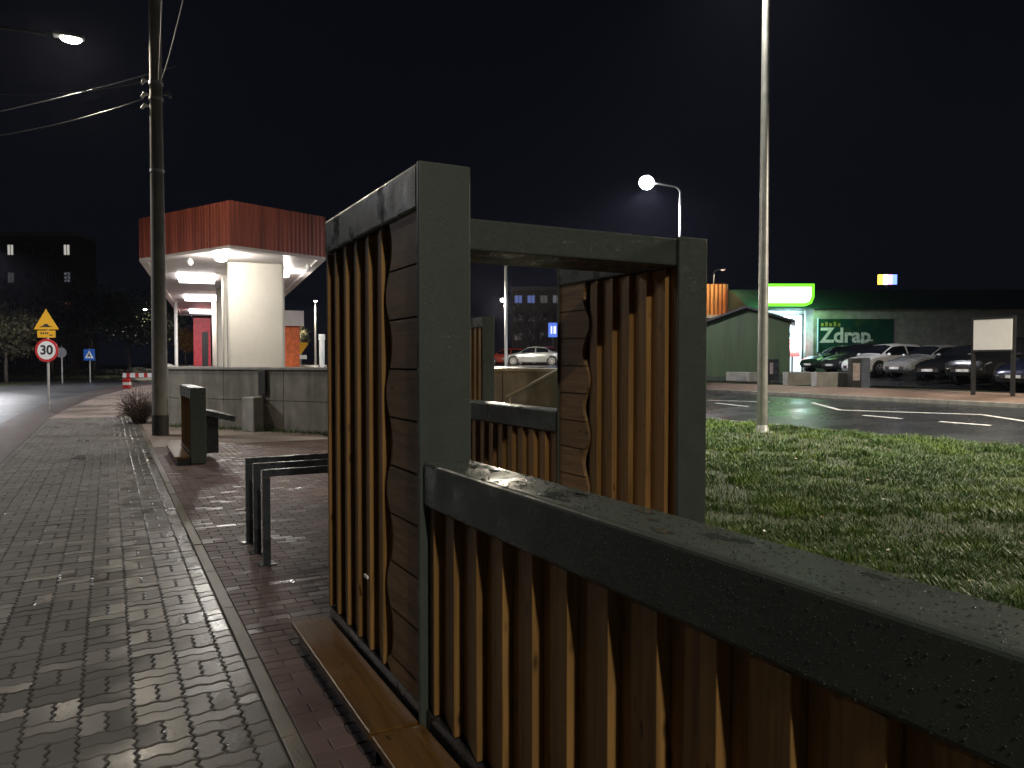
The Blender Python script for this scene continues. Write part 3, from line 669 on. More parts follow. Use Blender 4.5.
# ------------------------------------------------------------------ trees and bushes
M['bark'] = pmat('bark', (0.12, 0.10, 0.08), 0.8, nscale=8, namt=0.4, bump=0.6, bscale=25)
M['twig'] = leafy('brown_twigs', (0.10, 0.07, 0.05), (0.22, 0.16, 0.12), 0.6)
M['lf_dark'] = leafy('dark_foliage', (0.018, 0.03, 0.012), (0.05, 0.07, 0.025))
M['lf_pale'] = leafy('pale_foliage', (0.10, 0.10, 0.05), (0.26, 0.24, 0.13))
M['lf_aut'] = leafy('autumn_foliage', (0.25, 0.10, 0.015), (0.5, 0.28, 0.05))
M['hedge'] = leafy('hedge_leaves', (0.03, 0.06, 0.015), (0.09, 0.14, 0.03))
def tree(name, label, cat, base, h, cw, mat, nleaf, leaf, trunk=0.3, seed=1, bare=False, group=None):
    rn = random.Random(seed); t = thing(name, label, cat, base, group=group)
    b = MB(); tr = h * (0.28 if not bare else 0.2); tips = []
    b.tube([(0, 0, -0.05), (0.04 * h * rn.uniform(-.5, .5), 0, tr * 0.6), (0, 0, tr), (rn.uniform(-.1, .1) * h, rn.uniform(-.1, .1) * h, h * 0.8)], [trunk, trunk * 0.8, trunk * 0.7, trunk * 0.12], 8)
    for i in range(9 if not bare else 16):
        an = i * 2.4 + rn.uniform(-.4, .4); z0 = tr * rn.uniform(0.8, 1.0) + (h - tr) * rn.uniform(0, 0.5); L = cw * rn.uniform(0.55, 1.0)
        e = Vector((math.cos(an) * L, math.sin(an) * L, min(h * 0.98, z0 + L * rn.uniform(0.5, 1.3)))); s = Vector((0, 0, z0)); m = s.lerp(e, 0.5) + Vector((0, 0, L * 0.12))
        b.tube([s, m, e], [trunk * 0.35, trunk * 0.2, trunk * 0.06], 6, caps=False); tips += [m, e, s.lerp(e, 0.75)]
        for k in range(3 if not bare else 7):
            q = s.lerp(e, rn.uniform(0.3, 0.95)); v = Vector((rn.gauss(0, 1), rn.gauss(0, 1), rn.uniform(0.1, 1.4))).normalized() * L * rn.uniform(0.25, 0.55)
            b.tube([q, q + v * 0.5 + Vector((0, 0, .05)), q + v], [trunk * 0.1, trunk * 0.06, trunk * 0.02], 5, caps=False); tips.append(q + v)
            if bare:
                for _ in range(4):
                    w = Vector((rn.gauss(0, 1), rn.gauss(0, 1), rn.uniform(0.0, 1.2))).normalized() * L * rn.uniform(0.12, 0.3); qq = q + v * rn.uniform(0.3, 1)
                    b.tube([qq, qq + w], [trunk * 0.04, trunk * 0.015], 4, caps=False)
    obj('trunk', b, 'bark', t, smooth=True, world=False)
    if nleaf:
        c = MB(); vv = []; ff = []
        for k in range(nleaf):
            tp = tips[rn.randrange(len(tips))]; s = cw * 0.2
            p = tp + Vector((rn.gauss(0, s), rn.gauss(0, s), rn.gauss(0, s * 0.8)))
            if p.z < h * 0.12: continue
            a = Vector((rn.gauss(0, 1), rn.gauss(0, 1), rn.gauss(0, 1))).normalized(); d = a.cross(Vector((rn.gauss(0, 1), rn.gauss(0, 1), rn.gauss(0, 1)))).normalized(); l = leaf * rn.uniform(0.6, 1.4)
            i = len(vv); vv += [p - a * l, p - d * l * 0.5, p + a * l, p + d * l * 0.5]; ff.append((i, i + 1, i + 2, i + 3))
        c.v = vv; c.f = ff; c.mi = [0] * len(ff); obj('crown', c, mat, t, world=False)
    return t
# bush beside the utility pole
bp_ = gp(139, 423); t = thing('bare_bush', 'rounded brown twiggy bush beside the concrete utility pole', 'bush', bp_)
b = MB(); rn = random.Random(5)
for _ in range(420):
    d = Vector((rn.gauss(0, 1), rn.gauss(0, 1), abs(rn.gauss(0.25, 0.8)))).normalized(); L = rn.uniform(0.45, 0.72); m = d * L * 0.55 + Vector((rn.gauss(0, .05), rn.gauss(0, .05), .05 + 0.2))
    e = Vector((d.x * L * 0.95, d.y * L * 0.95, 0.12 + d.z * L * 1.3)); b.tube([(rn.gauss(0, .06), rn.gauss(0, .06), 0), m, e], [0.007, 0.005, 0.0025], 4, caps=False)
obj('twigs', b, 'twig', t, world=False)
b = MB()
for _ in range(6000):
    d = Vector((rn.gauss(0, 1), rn.gauss(0, 1), rn.gauss(0.2, 1))).normalized(); L = rn.uniform(0.3, 0.66); leaf_at(b, Vector((d.x * L, d.y * L, max(0.04, 0.46 + d.z * L * 0.85))), rn.uniform(0.012, 0.03))
obj('foliage', b, 'twig', t, world=False)

# trees behind the left road
def gl(u, F): a, _ = ray(u, 362); return wp(a * F, F)
tree('leafy_tree', 'pale lamplit tree at the left edge beyond the road', 'tree', gl(6, 62), 6.6, 2.6, 'lf_pale', 5200, 0.13, 0.16, 11)
for i, (u, F, h, cw, l) in enumerate(((-40, 70, 9, 4, 'tall dark tree at the far left edge of the view beyond the road'), (52, 82, 9.5, 3.6, 'dark tree behind the speed limit sign'), (92, 84, 11.5, 4.2, 'tall dark tree behind the blue crossing sign'), (128, 80, 10, 3.8, 'dark tree just left of the utility pole'), (160, 95, 12, 4.5, 'dark tree behind the utility pole'))):
    tree('leafy_tree', l, 'tree', gl(u, F), h, cw, 'lf_dark', 3800, 0.17, 0.22, 20 + i, group='dark trees beyond the left road')
tree('autumn_tree', 'small orange autumn tree under the far end of the station canopy', 'tree', gl(186, 74) + Vector((0, 0, TZ)), 4.2, 1.3, 'lf_aut', 2600, 0.09, 0.1, 31)
tree('thin_tree', 'small dim thin tree to the right of the orange station wall', 'tree', gl(297, 95) + Vector((0, 0, TZ)), 6.0, 1.6, 'lf_pale', 1800, 0.1, 0.1, 32)
tree('bare_tree', 'wide bare tree in front of the apartment block seen through the portal', 'tree', gl(532, 82) + Vector((0, 0, TZ)), 6.3, 3.6, None, 0, 0, 0.2, 33, bare=True)
hb = MB(); rn = random.Random(9)
for _ in range(9000):
    u = rn.uniform(-60, 160); F = 72 + rn.uniform(-1.2, 1.2) + 8 * (u > 60) * (u - 60) / 100; p = gl(u, F); p.z = rn.uniform(0.02, 1.0 + 0.25 * fbm(u * .1, F, 1)); leaf_at(hb, p, rn.uniform(0.06, 0.14))
tag(obj('hedge', hb, 'hedge'), 'long low green hedge along the far side of the left road', 'hedge')

# ------------------------------------------------------------------ lamps
lens_n = emat('lamp_lens_neutral', (1.0, 0.93, 0.80), 60); lens_c = emat('lamp_lens_cool', (0.93, 0.92, 1.0), 90)
def street_lamp(label, base, h, arm, power, col, lens, r=0.08, group='street lamps', spot=165, blend=0.5, extra=0.0, lsize=0.16, name='street_lamp', lens_r=(0.22, 0.12, 0.10), arm_mat='galv'):
    t = thing(name, label, 'street lamp', base, group=group)
    b = MB(); b.tube([(0, 0, 0), (0, 0, h * 0.5), (0, 0, h - 0.4)], [r * 1.3, r, r * 0.75], 12); obj('pole', b, 'galv', t, smooth=40, world=False)
    ax, ay = arm; L = math.hypot(ax, ay); dx, dy = ax / L, ay / L; c = MB()
    pts = [(0, 0, h - 0.4), (0, 0, h - 0.15), (dx * 0.12, dy * 0.12, h), (dx * 0.3, dy * 0.3, h + 0.06), (ax * 0.75, ay * 0.75, h + 0.1 + extra)]
    c.tube(pts, r * 0.55, 10); obj('arm', c, arm_mat, t, smooth=40, world=False)
    mt = Matrix.Translation((ax, ay, h + 0.1 + extra)) @ Matrix.Rotation(math.atan2(dy, dx), 4, 'Z')
    d = MB(); d.box((-0.35, -0.14, -0.01), (0.3, 0.14, 0.09), mt); hd = obj('lamp_head', d, 'head', t, bevel=0.03, world=False)
    e = MB(); e.ball((0.02, 0, -0.02), lens_r, 14, 8, mt); obj('lens', e, lens, hd, smooth=True, world=False)
    l = light('lamp_light', 'SPOT', WM[t.name] @ Vector((ax, ay, h - 0.06 + extra)), power, col, t, lsize, spot=spot, blend=blend)
    return t
WARM = (1.0, 0.80, 0.52); NEUT = (1.0, 0.88, 0.70); COOL = (0.90, 0.90, 1.0)
L1 = at(70, 40, 18.0)
street_lamp('lit lamp high above the footpath, its pole out of view on the left', (L1.x - 1.9, L1.y, 0), L1.z - 0.05, (1.9, 0.0), 1300, NEUT, lens_n, spot=175, blend=0.25, arm_mat='tar')  # arm coloured black so it sinks into the night
street_lamp('lit lamp over the footpath behind the viewer', (-2.25, -5.6, 0), 7.7, (2.55, 0.0), 2900, (1.0, 0.91, 0.77), lens_n)
street_lamp('lit lamp of the left road, out of view beyond the left edge', (-10.2, 24, 0), 8.5, (2.0, 0.0), 3600, (0.95, 0.95, 1.0), lens_n)
street_lamp('lit lamp farther along the left road, out of view past the left edge', (-8.7, 58, 0), 9.0, (2.0, 0.0), 7000, (0.95, 0.95, 1.0), lens_n)
street_lamp('lit lamp of the right road, out of view beyond the right edge', (22.8, 3.0, zg(22.8)), 9.0, (-1.9, 0.0), 13000, NEUT, lens_n)
L2 = at(647, 180, 34.0); P2 = gl(679, 34.8)
street_lamp('brightest white street lamp on a curved arm above the portal, beyond the right road', (P2.x, P2.y, zg(P2.x)), L2.z - zg(P2.x) - 0.2, (L2.x - P2.x, L2.y - P2.y), 30000, COOL, lens_c, r=0.075, lsize=0.25, lens_r=(0.34, 0.30, 0.30))
for u, v, F, pw, lab in ((316, 302, 66, 2500, 'lit lamp on a white pole at the station right of the canopy'), (293, 323, 95, 2500, 'small distant lit lamp close to the orange station wall'), (146, 310, 92, 2000, 'distant lit lamp just left of the utility pole'), (713, 271, 75, 0, 'faint distant lamp above the orange building beyond the portal')):
    p = at(u, v, F); q = gl(u, F); zb = TZ if 168 < u < 600 else zg(q.x)
    if pw: street_lamp(lab, (q.x + 0.9 * CT, q.y - 0.9 * ST, zb) if u != 316 else (q.x + 0.1, q.y + 0.6, zb), p.z - zb, (-0.9 * CT, 0.9 * ST) if u != 316 else (-0.1, -0.6), pw, NEUT, lens_n, r=0.09)
    else: street_lamp(lab, (q.x, q.y, zb), p.z - zb, (0.5, -0.7), 300, NEUT, emat('dim_lens', (1, .7, .55), 1.2), r=0.07)
# tall tapered column on the lawn
pb = gp(762, 433.5); t = thing('lamp_column', 'tall tapering pale steel column on the lawn beside the right road', 'pole', (pb.x, pb.y, 0.0))
b = MB(); b.tube([(0, 0, 0.02), (0, 0, 4), (0, 0, 12.5)], [0.122, 0.108, 0.072], 20); obj('column', b, 'galv', t, smooth=40, world=False)
b = MB(); b.tube([(0, 0, 0.0), (0, 0, 0.05)], [0.24, 0.24], 20); b.tube([(0, 0, 0.05), (0, 0, 0.2)], [0.17, 0.125], 20); obj('base_flange', b, 'galv', t, smooth=30, world=False)
b = MB(); b.box((-0.9, -0.16, 12.5), (0.3, 0.16, 12.6)); hd = obj('lamp_head', b, 'head', t, bevel=0.03, world=False)
b = MB(); b.ball((-0.45, 0, 12.49), (0.3, 0.13, 0.06)); obj('lens', b, lens_n, hd, smooth=True, world=False)
light('lamp_light', 'SPOT', (pb.x - 0.45, pb.y, 12.38), 12500, (1.0, 0.97, 0.84), t, 0.2, spot=108, blend=1.0)

# utility pole with cables
ub = gp(160.5, 435); t = thing('utility_pole', 'thick concrete utility pole with black tarred foot beside the footpath', 'utility pole', ub)
b = MB(); b.tube([(0, 0, 0.46), (0, 0, 5), (0, 0, 11.5)], [0.168, 0.145, 0.115], 18); obj('shaft', b, 'polec', t, smooth=40, world=False)
b = MB(); b.tube([(0, 0, 0), (0, 0, 0.458)], [0.178, 0.174], 18); obj('tarred_foot', b, 'tar', t, smooth=40, world=False)
zc = H + ray(158, 100)[1] * 17.3
for dz in (0.0, 0.35, -1.6):
    b = MB(); b.tube([(0, 0, zc + dz - 0.03), (0, 0, zc + dz + 0.03)], [0.155, 0.155], 16); obj('clamp_band', b, 'galv', t, smooth=40, world=False)
for sx, dz in ((-1, 0.1), (1, 0.1), (-1, 0.4), (-1, -0.15)):
    b = MB(); p = Vector((-0.17 * CT * 1.0, 0.17 * ST, zc + dz)) if sx < 0 else Vector((0.17 * CT, -0.17 * ST, zc + dz))
    b.tube([p * 1, p + Vector((0.09 * sx * CT, -0.09 * sx * ST, 0.02)), p + Vector((0.16 * sx * CT, -0.16 * sx * ST, -0.06))], [0.02, 0.045, 0.03], 8); obj('insulator', b, 'galv', t, smooth=40, world=False)
def cable(lab, pts, r=0.014):
    b = MB(); b.tube(pts, r, 6); tag(obj('overhead_cable', b, 'tar' if r < 0.0085 else 'wire', smooth=True), lab, 'cable', group='overhead cables at the utility pole')  # thinnest cables get a black copy, darkness above the lamp put into colour
def sag(a, c, s, n=10): return [a.lerp(c, i / n) - Vector((0, 0, s * 4 * (i / n) * (1 - i / n))) for i in range(n + 1)]
top = ub + Vector((0, 0, zc))
cable('lowest overhead cable running from the utility pole down to the left', sag(top + Vector((-.25, .1, 0)), at(-40, 141, 16.0), 0.12), 0.010)
cable('straight overhead cable crossing below the left lamp', sag(top + Vector((-.2, .1, .4)), at(-40, 92, 15.0), 0.15), 0.009)
cable('steeply rising overhead cable crossing the others below the left lamp', sag(at(-30, 118, 13), at(176, 66, 21), 0.05), 0.009)
cable('left one of the faint cables rising from the utility pole top', sag(top + Vector((.05, 0, .4)), at(163, -30, 9), 0.1), 0.008)
cable('right one of the faint cables rising from the utility pole top', sag(top + Vector((.1, 0, .4)), at(190, -30, 9), 0.1), 0.008)

# ------------------------------------------------------------------ traffic signs
M['yel'] = pmat('sign_yellow', (0.85, 0.45, 0.02), 0.4, namt=0.05, bump=0); M['red'] = pmat('sign_red', (0.55, 0.03, 0.03), 0.4, namt=0.05, bump=0)
M['sblk'] = pmat('sign_black', (0.02, 0.02, 0.02), 0.5, bump=0); M['swh'] = pmat('sign_white', (0.82, 0.82, 0.8), 0.4, namt=0.03, bump=0); M['sblu'] = pmat('sign_blue', (0.02, 0.12, 0.5), 0.4, namt=0.05, bump=0)
def facing(p, F_only=True):
    """sign plane whose local x is to the viewer's right, y up, z towards the viewer"""
    m = Matrix(((CT, 0, -ST * 1), (-ST, 0, -CT), (0, 1, 0))).to_4x4(); m.translation = p; return m
def disc(b, r, z0, z1, mt, n=36, cx=0, cy=0): b.prism([(cx + r * math.cos(2 * PI * k / n), cy + r * math.sin(2 * PI * k / n)) for k in range(n)], z0, z1, mt)
sb = gp(49, 410); t = thing('speed_limit_sign', 'white post with yellow hump warning triangle above round red and white 30 sign', 'road sign', sb)
b = MB(); b.tube([(0, 0, 0), (0, 0, 3.15)], 0.04, 10); obj('post', b, 'galv', t, smooth=40, world=False)
m = facing(sb + Vector((0, 0, 2.06)) - Vector((ST, CT, 0)) * 0.06)
b = MB(); disc(b, 0.40, 0, 0.02, m); rnd = obj('round_plate', b, 'red', t)
b = MB(); disc(b, 0.315, 0.021, 0.026, m); obj('white_field', b, 'swh', rnd)
text_mesh('number_thirty', '30', 0.44, 'sblk', rnd, m @ Matrix.Translation((0, 0, 0.03)))
b = MB(); mp = facing(sb + Vector((0, 0, 2.62)) - Vector((ST, CT, 0)) * 0.06); b.box((-0.31, -0.12, 0), (0.31, 0.12, 0.02), mp); pl = obj('small_plate', b, 'yel', t)
b = MB()
for k in range(4): b.box((-0.2 + k * 0.075, 0.0, 0.021), (-0.15 + k * 0.075, 0.06, 0.025), mp)
b.box((0.1, -0.05, 0.021), (0.22, -0.02, 0.025), mp); obj('plate_marks', b, 'sblk', pl)
mt_ = facing(sb + Vector((0, 0, 2.78)) - Vector((ST, CT, 0)) * 0.06)
b = MB(); b.prism([(-0.43, 0), (0.43, 0), (0.0, 0.70)], 0, 0.02, mt_); tp = obj('warning_triangle', b, 'yel', t)
b = MB(); b.prism([(-0.25, 0.08), (0.25, 0.08), (0.1, 0.13), (0.04, 0.19), (-0.04, 0.19), (-0.1, 0.13)], 0.021, 0.025, mt_); obj('hump_symbol', b, 'sblk', tp)
p = gl(90, 62); t = thing('crossing_sign', 'small blue pedestrian crossing sign on a thin grey post', 'road sign', p)
b = MB(); b.tube([(0, 0, 0), (0, 0, 2.75)], 0.05, 8); obj('post', b, 'galv', t, smooth=40, world=False)
m = facing(p + Vector((0, 0, 2.25)) - Vector((ST, CT, 0)) * 0.07)
b = MB(); b.box((-0.46, -0.46, 0), (0.46, 0.46, 0.02), m); pl = obj('blue_plate', b, 'sblu', t)
b = MB(); b.prism([(-0.36, -0.28), (0.36, -0.28), (0, 0.34)], 0.021, 0.025, m); tr_ = obj('white_triangle', b, 'swh', pl)
b = MB(); disc(b, 0.05, 0.026, 0.03, m, 10, 0.0, 0.12); b.prism([(-0.05, 0.06), (0.05, 0.06), (0.15, -0.22), (0.07, -0.22), (0, -0.06), (-0.1, -0.22), (-0.17, -0.22)], 0.026, 0.03, m); obj('walking_figure', b, 'sblk', tr_)
p = gl(62, 60); t = thing('sign_back', 'grey back of a road sign on a post right of the speed limit sign', 'road sign', p)
b = MB(); b.tube([(0, 0, 0), (0, 0, 2.6)], 0.05, 8); obj('post', b, 'galv', t, smooth=40, world=False)
b = MB(); m = facing(p + Vector((0, 0, 2.4))); disc(b, 0.42, 0.06, 0.08, m); obj('round_plate', b, 'head', t)
p = gp(127, 388.5); t = thing('striped_barrier', 'small red and white barrier block at the end of the footpath', 'barrier', p)
m = facing(p); b = MB(); b.box((-0.2, 0, -0.15), (0.2, 0.62, 0.15), m); bd = obj('block', b, 'red', t, bevel=0.02)
b = MB(); b.box((-0.203, 0.22, -0.153), (0.203, 0.4, 0.153), m); obj('white_band', b, 'swh', bd)
p = gp(142, 381.5); t = thing('striped_barrier', 'long low white and red board barrier beside the utility pole', 'barrier', p)
m = facing(p); b = MB(); b.box((-1.6, 0.35, 0.0), (1.3, 0.72, 0.05), m); bd = obj('board', b, 'swh', t)
for k in range(4):
    b = MB(); b.box((-1.3 + k * 0.75, 0.346, -0.004), (-1.0 + k * 0.75, 0.724, 0.054), m); obj('red_stripe', b, 'red', bd)
for x in (-1.45, 1.1): b = MB(); b.box((x - 0.05, 0, -0.1), (x + 0.05, 0.34, 0.15), m); obj('leg', b, 'head', t)

# ------------------------------------------------------------------ petrol station
cR, cF = -math.sin(rad(21.5)), math.cos(rad(21.5))
def cw_(a, b_, z=0.0): return wp(cR * a + cF * b_, cF * a - cR * b_, z)
ZB, ZT = 5.36, 6.91
def metal_fascia(name, col):
    m, nt, b = new_mat(name); L = nt.links
    tc = N(nt, 'ShaderNodeTexCoord'); mp = N(nt, 'ShaderNodeMapping'); mp.inputs['Scale'].default_value = (2.2, 2.2, 0.12); L.new(tc.outputs['Object'], mp.inputs[0])
    n1 = N(nt, 'ShaderNodeTexNoise'); n1.inputs['Scale'].default_value = 1.6; n1.inputs['Detail'].default_value = 6; L.new(mp.outputs[0], n1.inputs['Vector'])
    r = ramp(nt, n1.outputs['Fac'], [(0.3, [c * 0.45 for c in col]), (0.6, col)]); L.new(r.outputs[0], b.inputs['Base Color']); b.inputs['Roughness'].default_value = 0.5
    return m
M['fascia'] = metal_fascia('fascia_red', (0.35, 0.086, 0.052)); M['cream'] = concrete_mat('cream_render', (0.52, 0.485, 0.42), 0.03, 0.6, mott=0.15); M['soffit'] = pmat('white_soffit', (0.68, 0.62, 0.6), 0.45, nscale=1.0, namt=0.1, bump=0.05)
st = thing('petrol_station', 'petrol station canopy with red corrugated fascia and lit white underside on cream columns', 'petrol station', cw_(31, 1, TZ))
A0, A1 = 28.25, 66
outl = [(31.06, -2.46), (26.43, 0.567), (28.25, 3.86), (66, 3.86), (66, -2.46)]
b = MB()
for i in range(5):
    (a0, b0), (a1, b1) = outl[i], outl[(i + 1) % 5]; L = math.hypot(a1 - a0, b1 - b0); n = max(8, int(L / 0.17)); nx, ny = (b1 - b0) / L, -(a1 - a0) / L
    prev = None
    for k in range(n * 4 + 1):
        s = k / (n * 4); o_ = 0.014 if (k % 4) in (1, 2) else 0.0
        q = cw_(a0 + (a1 - a0) * s + nx * o_, b0 + (b1 - b0) * s + ny * o_)
        if prev is not None: b.face([(prev.x, prev.y, ZB + 0.08), (q.x, q.y, ZB + 0.08), (q.x, q.y, ZT), (prev.x, prev.y, ZT)])
        prev = q
obj('fascia', b, 'fascia', st)
ins = [(31.4, -2.2), (26.95, 0.6), (28.5, 3.6), (65.7, 3.6), (65.7, -2.2)]
b = MB()
def ringp(pl, z): return [cw_(a, c, z) for a, c in pl]
o1, i1 = ringp(outl, ZB), ringp(ins, ZB + 0.004); o2, i2 = ringp(outl, ZB + 0.1), ringp(ins, ZB + 0.1)
for k in range(5):
    j = (k + 1) % 5; b.face([o1[k], o1[j], i1[j], i1[k]]); b.face([i1[k], i1[j], i2[j], i2[k]]); b.face([o1[k], o1[j], o2[j], o2[k]])
obj('edge_trim', b, 'soffit', st)
b = MB(); b.face(ringp(ins, ZB + 0.09)); obj('soffit', b, 'soffit', st)
b = MB(); b.face(ringp([(31.2, -2.4), (26.6, .57), (28.4, 3.8), (65.9, 3.8), (65.9, -2.4)], ZT - 0.02)); obj('roof', b, 'head', st)
b = MB(); b.face(ringp(outl, ZT + 0.0)) ; 
# columns: a cream pier row
def crect(a0, a1, b0, b1, z0, z1, mb, ch=0.25):
    mb.prism([cw_(*p) for p in ((a0 + ch, b0), (a0, b0 + ch), (a0, b1 - ch), (a0 + ch, b1), (a1, b1), (a1, b0))], z0, z1)
for k, (a0, a1, b0, b1) in enumerate(((30.6, 33.0, 0.55, 2.62), (35.5, 37.2, 0.42, 2.4), (42, 44, 0.22, 2.3), (49, 51, 0.0, 2.3))):
    b = MB(); crect(a0, a1, b0, b1, TZ, ZB + 0.088, b, 0.07); obj('column', b, 'cream', st, bevel=0.05, seg=4, smooth=40)
for a in (36.5, 52):
    b = MB(); p = cw_(a, -2.1, TZ); b.tube([p, p + Vector((0, 0, ZB + 0.088 - TZ))], 0.1, 12); obj('edge_post', b, 'swh', st, smooth=40)
M['pink'] = pmat('red_shop_wall', (0.5, 0.04, 0.06), 0.5); M['orange'] = pmat('orange_wall', (0.75, 0.16, 0.04), 0.5)
b = MB(); b.prism([cw_(*p) for p in ((53, -1.12), (53, -0.1), (60, -0.1), (60, -1.12))], TZ, 4.5); sw = obj('shop_wall', b, 'pink', st)
b = MB(); b.prism([cw_(*p) for p in ((52.95, -0.62), (52.95, -0.25), (52.99, -0.25), (52.99, -0.62))], TZ, 3.6); obj('shop_door', b, 'sblk', sw)
b = MB(); b.prism([cw_(*p) for p in ((44, 2.65), (44, 4.55), (52, 4.55), (52, 2.65))], TZ, 3.65); obj('kiosk_wall', b, 'orange', st)
b = MB(); b.prism([cw_(*p) for p in ((43.6, 2.6), (43.6, 4.75), (52.4, 4.75), (52.4, 2.6))], 3.66, 4.5); obj('kiosk_roof', b, 'soffit', st)
lin = emat('panel_lamp', (1.0, 0.97, 0.95), 7); flood = emat('flood_lamp', (1.0, 0.98, 0.9), 380)
for F, wdt in ((36.0, 1.5), (47, 1.7), (59.5, 1.8)):
    bc = -0.62; a0 = F / 0.98
    b = MB(); b.prism([cw_(*p) for p in ((a0 - 1.4, bc - wdt / 2), (a0 - 1.4, bc + wdt / 2), (a0 + 1.4, bc + wdt / 2), (a0 + 1.4, bc - wdt / 2))], ZB - 0.06, ZB + 0.085); obj('panel_lamp', b, lin, st)
    light('panel_light', 'AREA', cw_(a0, bc, ZB - 0.1), 330, (1.0, 0.93, 0.88), st, 1.4, size_y=2.6)
for u, v, in ((221, 259), (284, 275)):
    F = (ZB - 0.08 - H) / ray(u, v)[1]; p = at(u, v, F)
    b = MB(); b.ball(p, (0.2, 0.2, 0.09), 14, 8); obj('flood_lamp', b, flood, st, smooth=True)
    light('flood_light', 'POINT', p - Vector((0, 0, 0.22)), 140, (1.0, 0.94, 0.86), st, 0.2)
for u, v in ((190, 262), (308, 268)):
    F = (ZB - 0.05 - H) / ray(u, v)[1]; p = at(u, v, F); b = MB(); b.ball(p, (0.12, 0.12, 0.14), 10, 6); obj('camera_dome', b, 'swh', st, smooth=True)
# things at the station
p = gl(322, 34); t = thing('white_bollard', 'thick white capped post on the terrace beside the tall screen', 'bollard', (p.x, p.y, TZ))
b = MB(); b.tube([(0, 0, 0), (0, 0, 1.25)], 0.12, 14); obj('shaft', b, 'swh', t, smooth=40, world=False)
b = MB(); b.tube([(0, 0, 1.25), (0, 0, 1.5)], [0.15, 0.14], 14); obj('cap', b, 'swh', t, smooth=40, world=False)
p = gl(301, 62); t = thing('yellow_sign', 'yellow triangular sign with white plate on the terrace under the far lamps', 'road sign', (p.x, p.y, TZ))
b = MB(); b.tube([(0, 0, 0), (0, 0, 2.2)], 0.045, 8); obj('post', b, 'galv', t, smooth=40, world=False)
m = facing(p + Vector((0, 0, TZ + 0.95)) - Vector((ST, CT, 0)) * 0.06); b = MB(); b.prism([(-0.6, 0.75), (0, -0.1), (0.6, 0.75), (0.6, 0.9), (-0.6, 0.9)], 0, 0.02, m); obj('triangle_plate', b, 'yel', t)
b = MB(); b.box((-0.5, -0.45, 0), (0.5, -0.12, 0.02), m); obj('white_plate', b, 'swh', t)
p = gl(506, 48); zt = H + ray(506, 262)[1] * 48
t = thing('mast', 'thin white mast seen through the opening of the portal', 'pole', (p.x, p.y, TZ))
b = MB(); b.tube([(0, 0, 0), (0, 0, zt + 2.2 - TZ)], [0.10, 0.08], 10); obj('pole', b, 'swh', t, smooth=40, world=False)
q = at(502.5, 300, 47.8) - Vector((p.x, p.y, TZ)); b = MB(); b.ball(q, (0.16, 0.16, 0.12), 10, 6); obj('lamp_globe', b, emat('mast_lamp', (1, .95, .9), 6), t, smooth=True, world=False); light('mast_light', 'POINT', q + Vector((p.x, p.y, TZ)) + Vector((0.1, 0.3, -0.3)), 2500, NEUT, t, 0.15)

# ------------------------------------------------------------------ buildings behind
def facade(name, label, cat, u0, u1, F, vtop, zb, wall, nx, nz, lit, depth=10, win=(0.5, 0.55), glass='dglass', roofh=0.5, rows_from=0.0, band=None, yaw=0.0):
    p0, p1 = gl(u0, F), gl(u1, F); zt = H + ray((u0 + u1) / 2, vtop)[1] * F
    d = (p1 - p0); L = d.length; d.normalize(); nb = Vector((-d.y, d.x, 0)); t = thing(name, label, cat, (p0.x, p0.y, zb))
    mt = Matrix(((d.x, nb.x, 0), (d.y, nb.y, 0), (0, 0, 1))).to_4x4(); mt.translation = Vector((p0.x, p0.y, 0))
    b = MB(); b.box((0, 0, zb), (L, depth, zt), mt); obj('wall', b, wall, t)
    b = MB(); b.box((-0.2, -0.2, zt + 0.001), (L + 0.2, depth + 0.2, zt + roofh), mt); obj('roof', b, 'head', t)
    cwid, cht = L / nx, (zt - zb) / nz
    for i in range(nx):
        for j in range(nz):
            x0 = cwid * (i + 0.5 - win[0] / 2); z0 = zb + cht * (j + 0.5 - win[1] / 2); wv, hv = cwid * win[0], cht * win[1]
            b = MB(); fr = 0.09
            for bx in (((x0 - fr, -0.05, z0 - fr), (x0 + wv + fr, 0.02, z0)), ((x0 - fr, -0.05, z0 + hv), (x0 + wv + fr, 0.02, z0 + hv + fr)), ((x0 - fr, -0.05, z0 + 0.001), (x0, 0.02, z0 + hv - 0.001)), ((x0 + wv, -0.05, z0 + 0.001), (x0 + wv + fr, 0.02, z0 + hv - 0.001)), ((x0 + wv / 2 - 0.04, -0.048, z0 + 0.001), (x0 + wv / 2 + 0.04, 0.02, z0 + hv - 0.001))): b.box(bx[0], bx[1], mt)
            w = obj('window', b, 'head', t); b = MB(); b.box((x0 + 0.002, -0.02, z0 + 0.002), (x0 + wv - 0.002, -0.004, z0 + hv - 0.002), mt); obj('pane', b, lit.get((i, j), glass), w)
    return t
M['dglass'] = pmat('dark_glass', (0.01, 0.012, 0.016), 0.08, bump=0); M['brown'] = pmat('dark_brown_render', (0.09, 0.065, 0.055), 0.8, nscale=2); M['grey'] = pmat('grey_render', (0.28, 0.25, 0.21), 0.8, nscale=1.5)
w1 = emat('window_white', (1.0, 0.95, 0.85), 0.45); w2 = emat('window_dim', (0.7, 0.75, 0.85), 0.12); w3 = emat('window_red', (1.0, 0.35, 0.25), 0.16); w4 = emat('window_blue', (0.3, 0.4, 1.0), 0.25); w5 = emat('window_faint', (0.8, 0.8, 0.75), 0.05)
facade('apartment_block', 'dark brown apartment block with two bright windows at the left edge', 'building', -90, 78, 105, 236, 0, 'brown', 9, 5, {(5, 4): w1, (5, 3): w5, (8, 4): w1, (8, 3): w2, (8, 2): w3, (3, 3): w5}, win=(0.3, 0.36), depth=5)
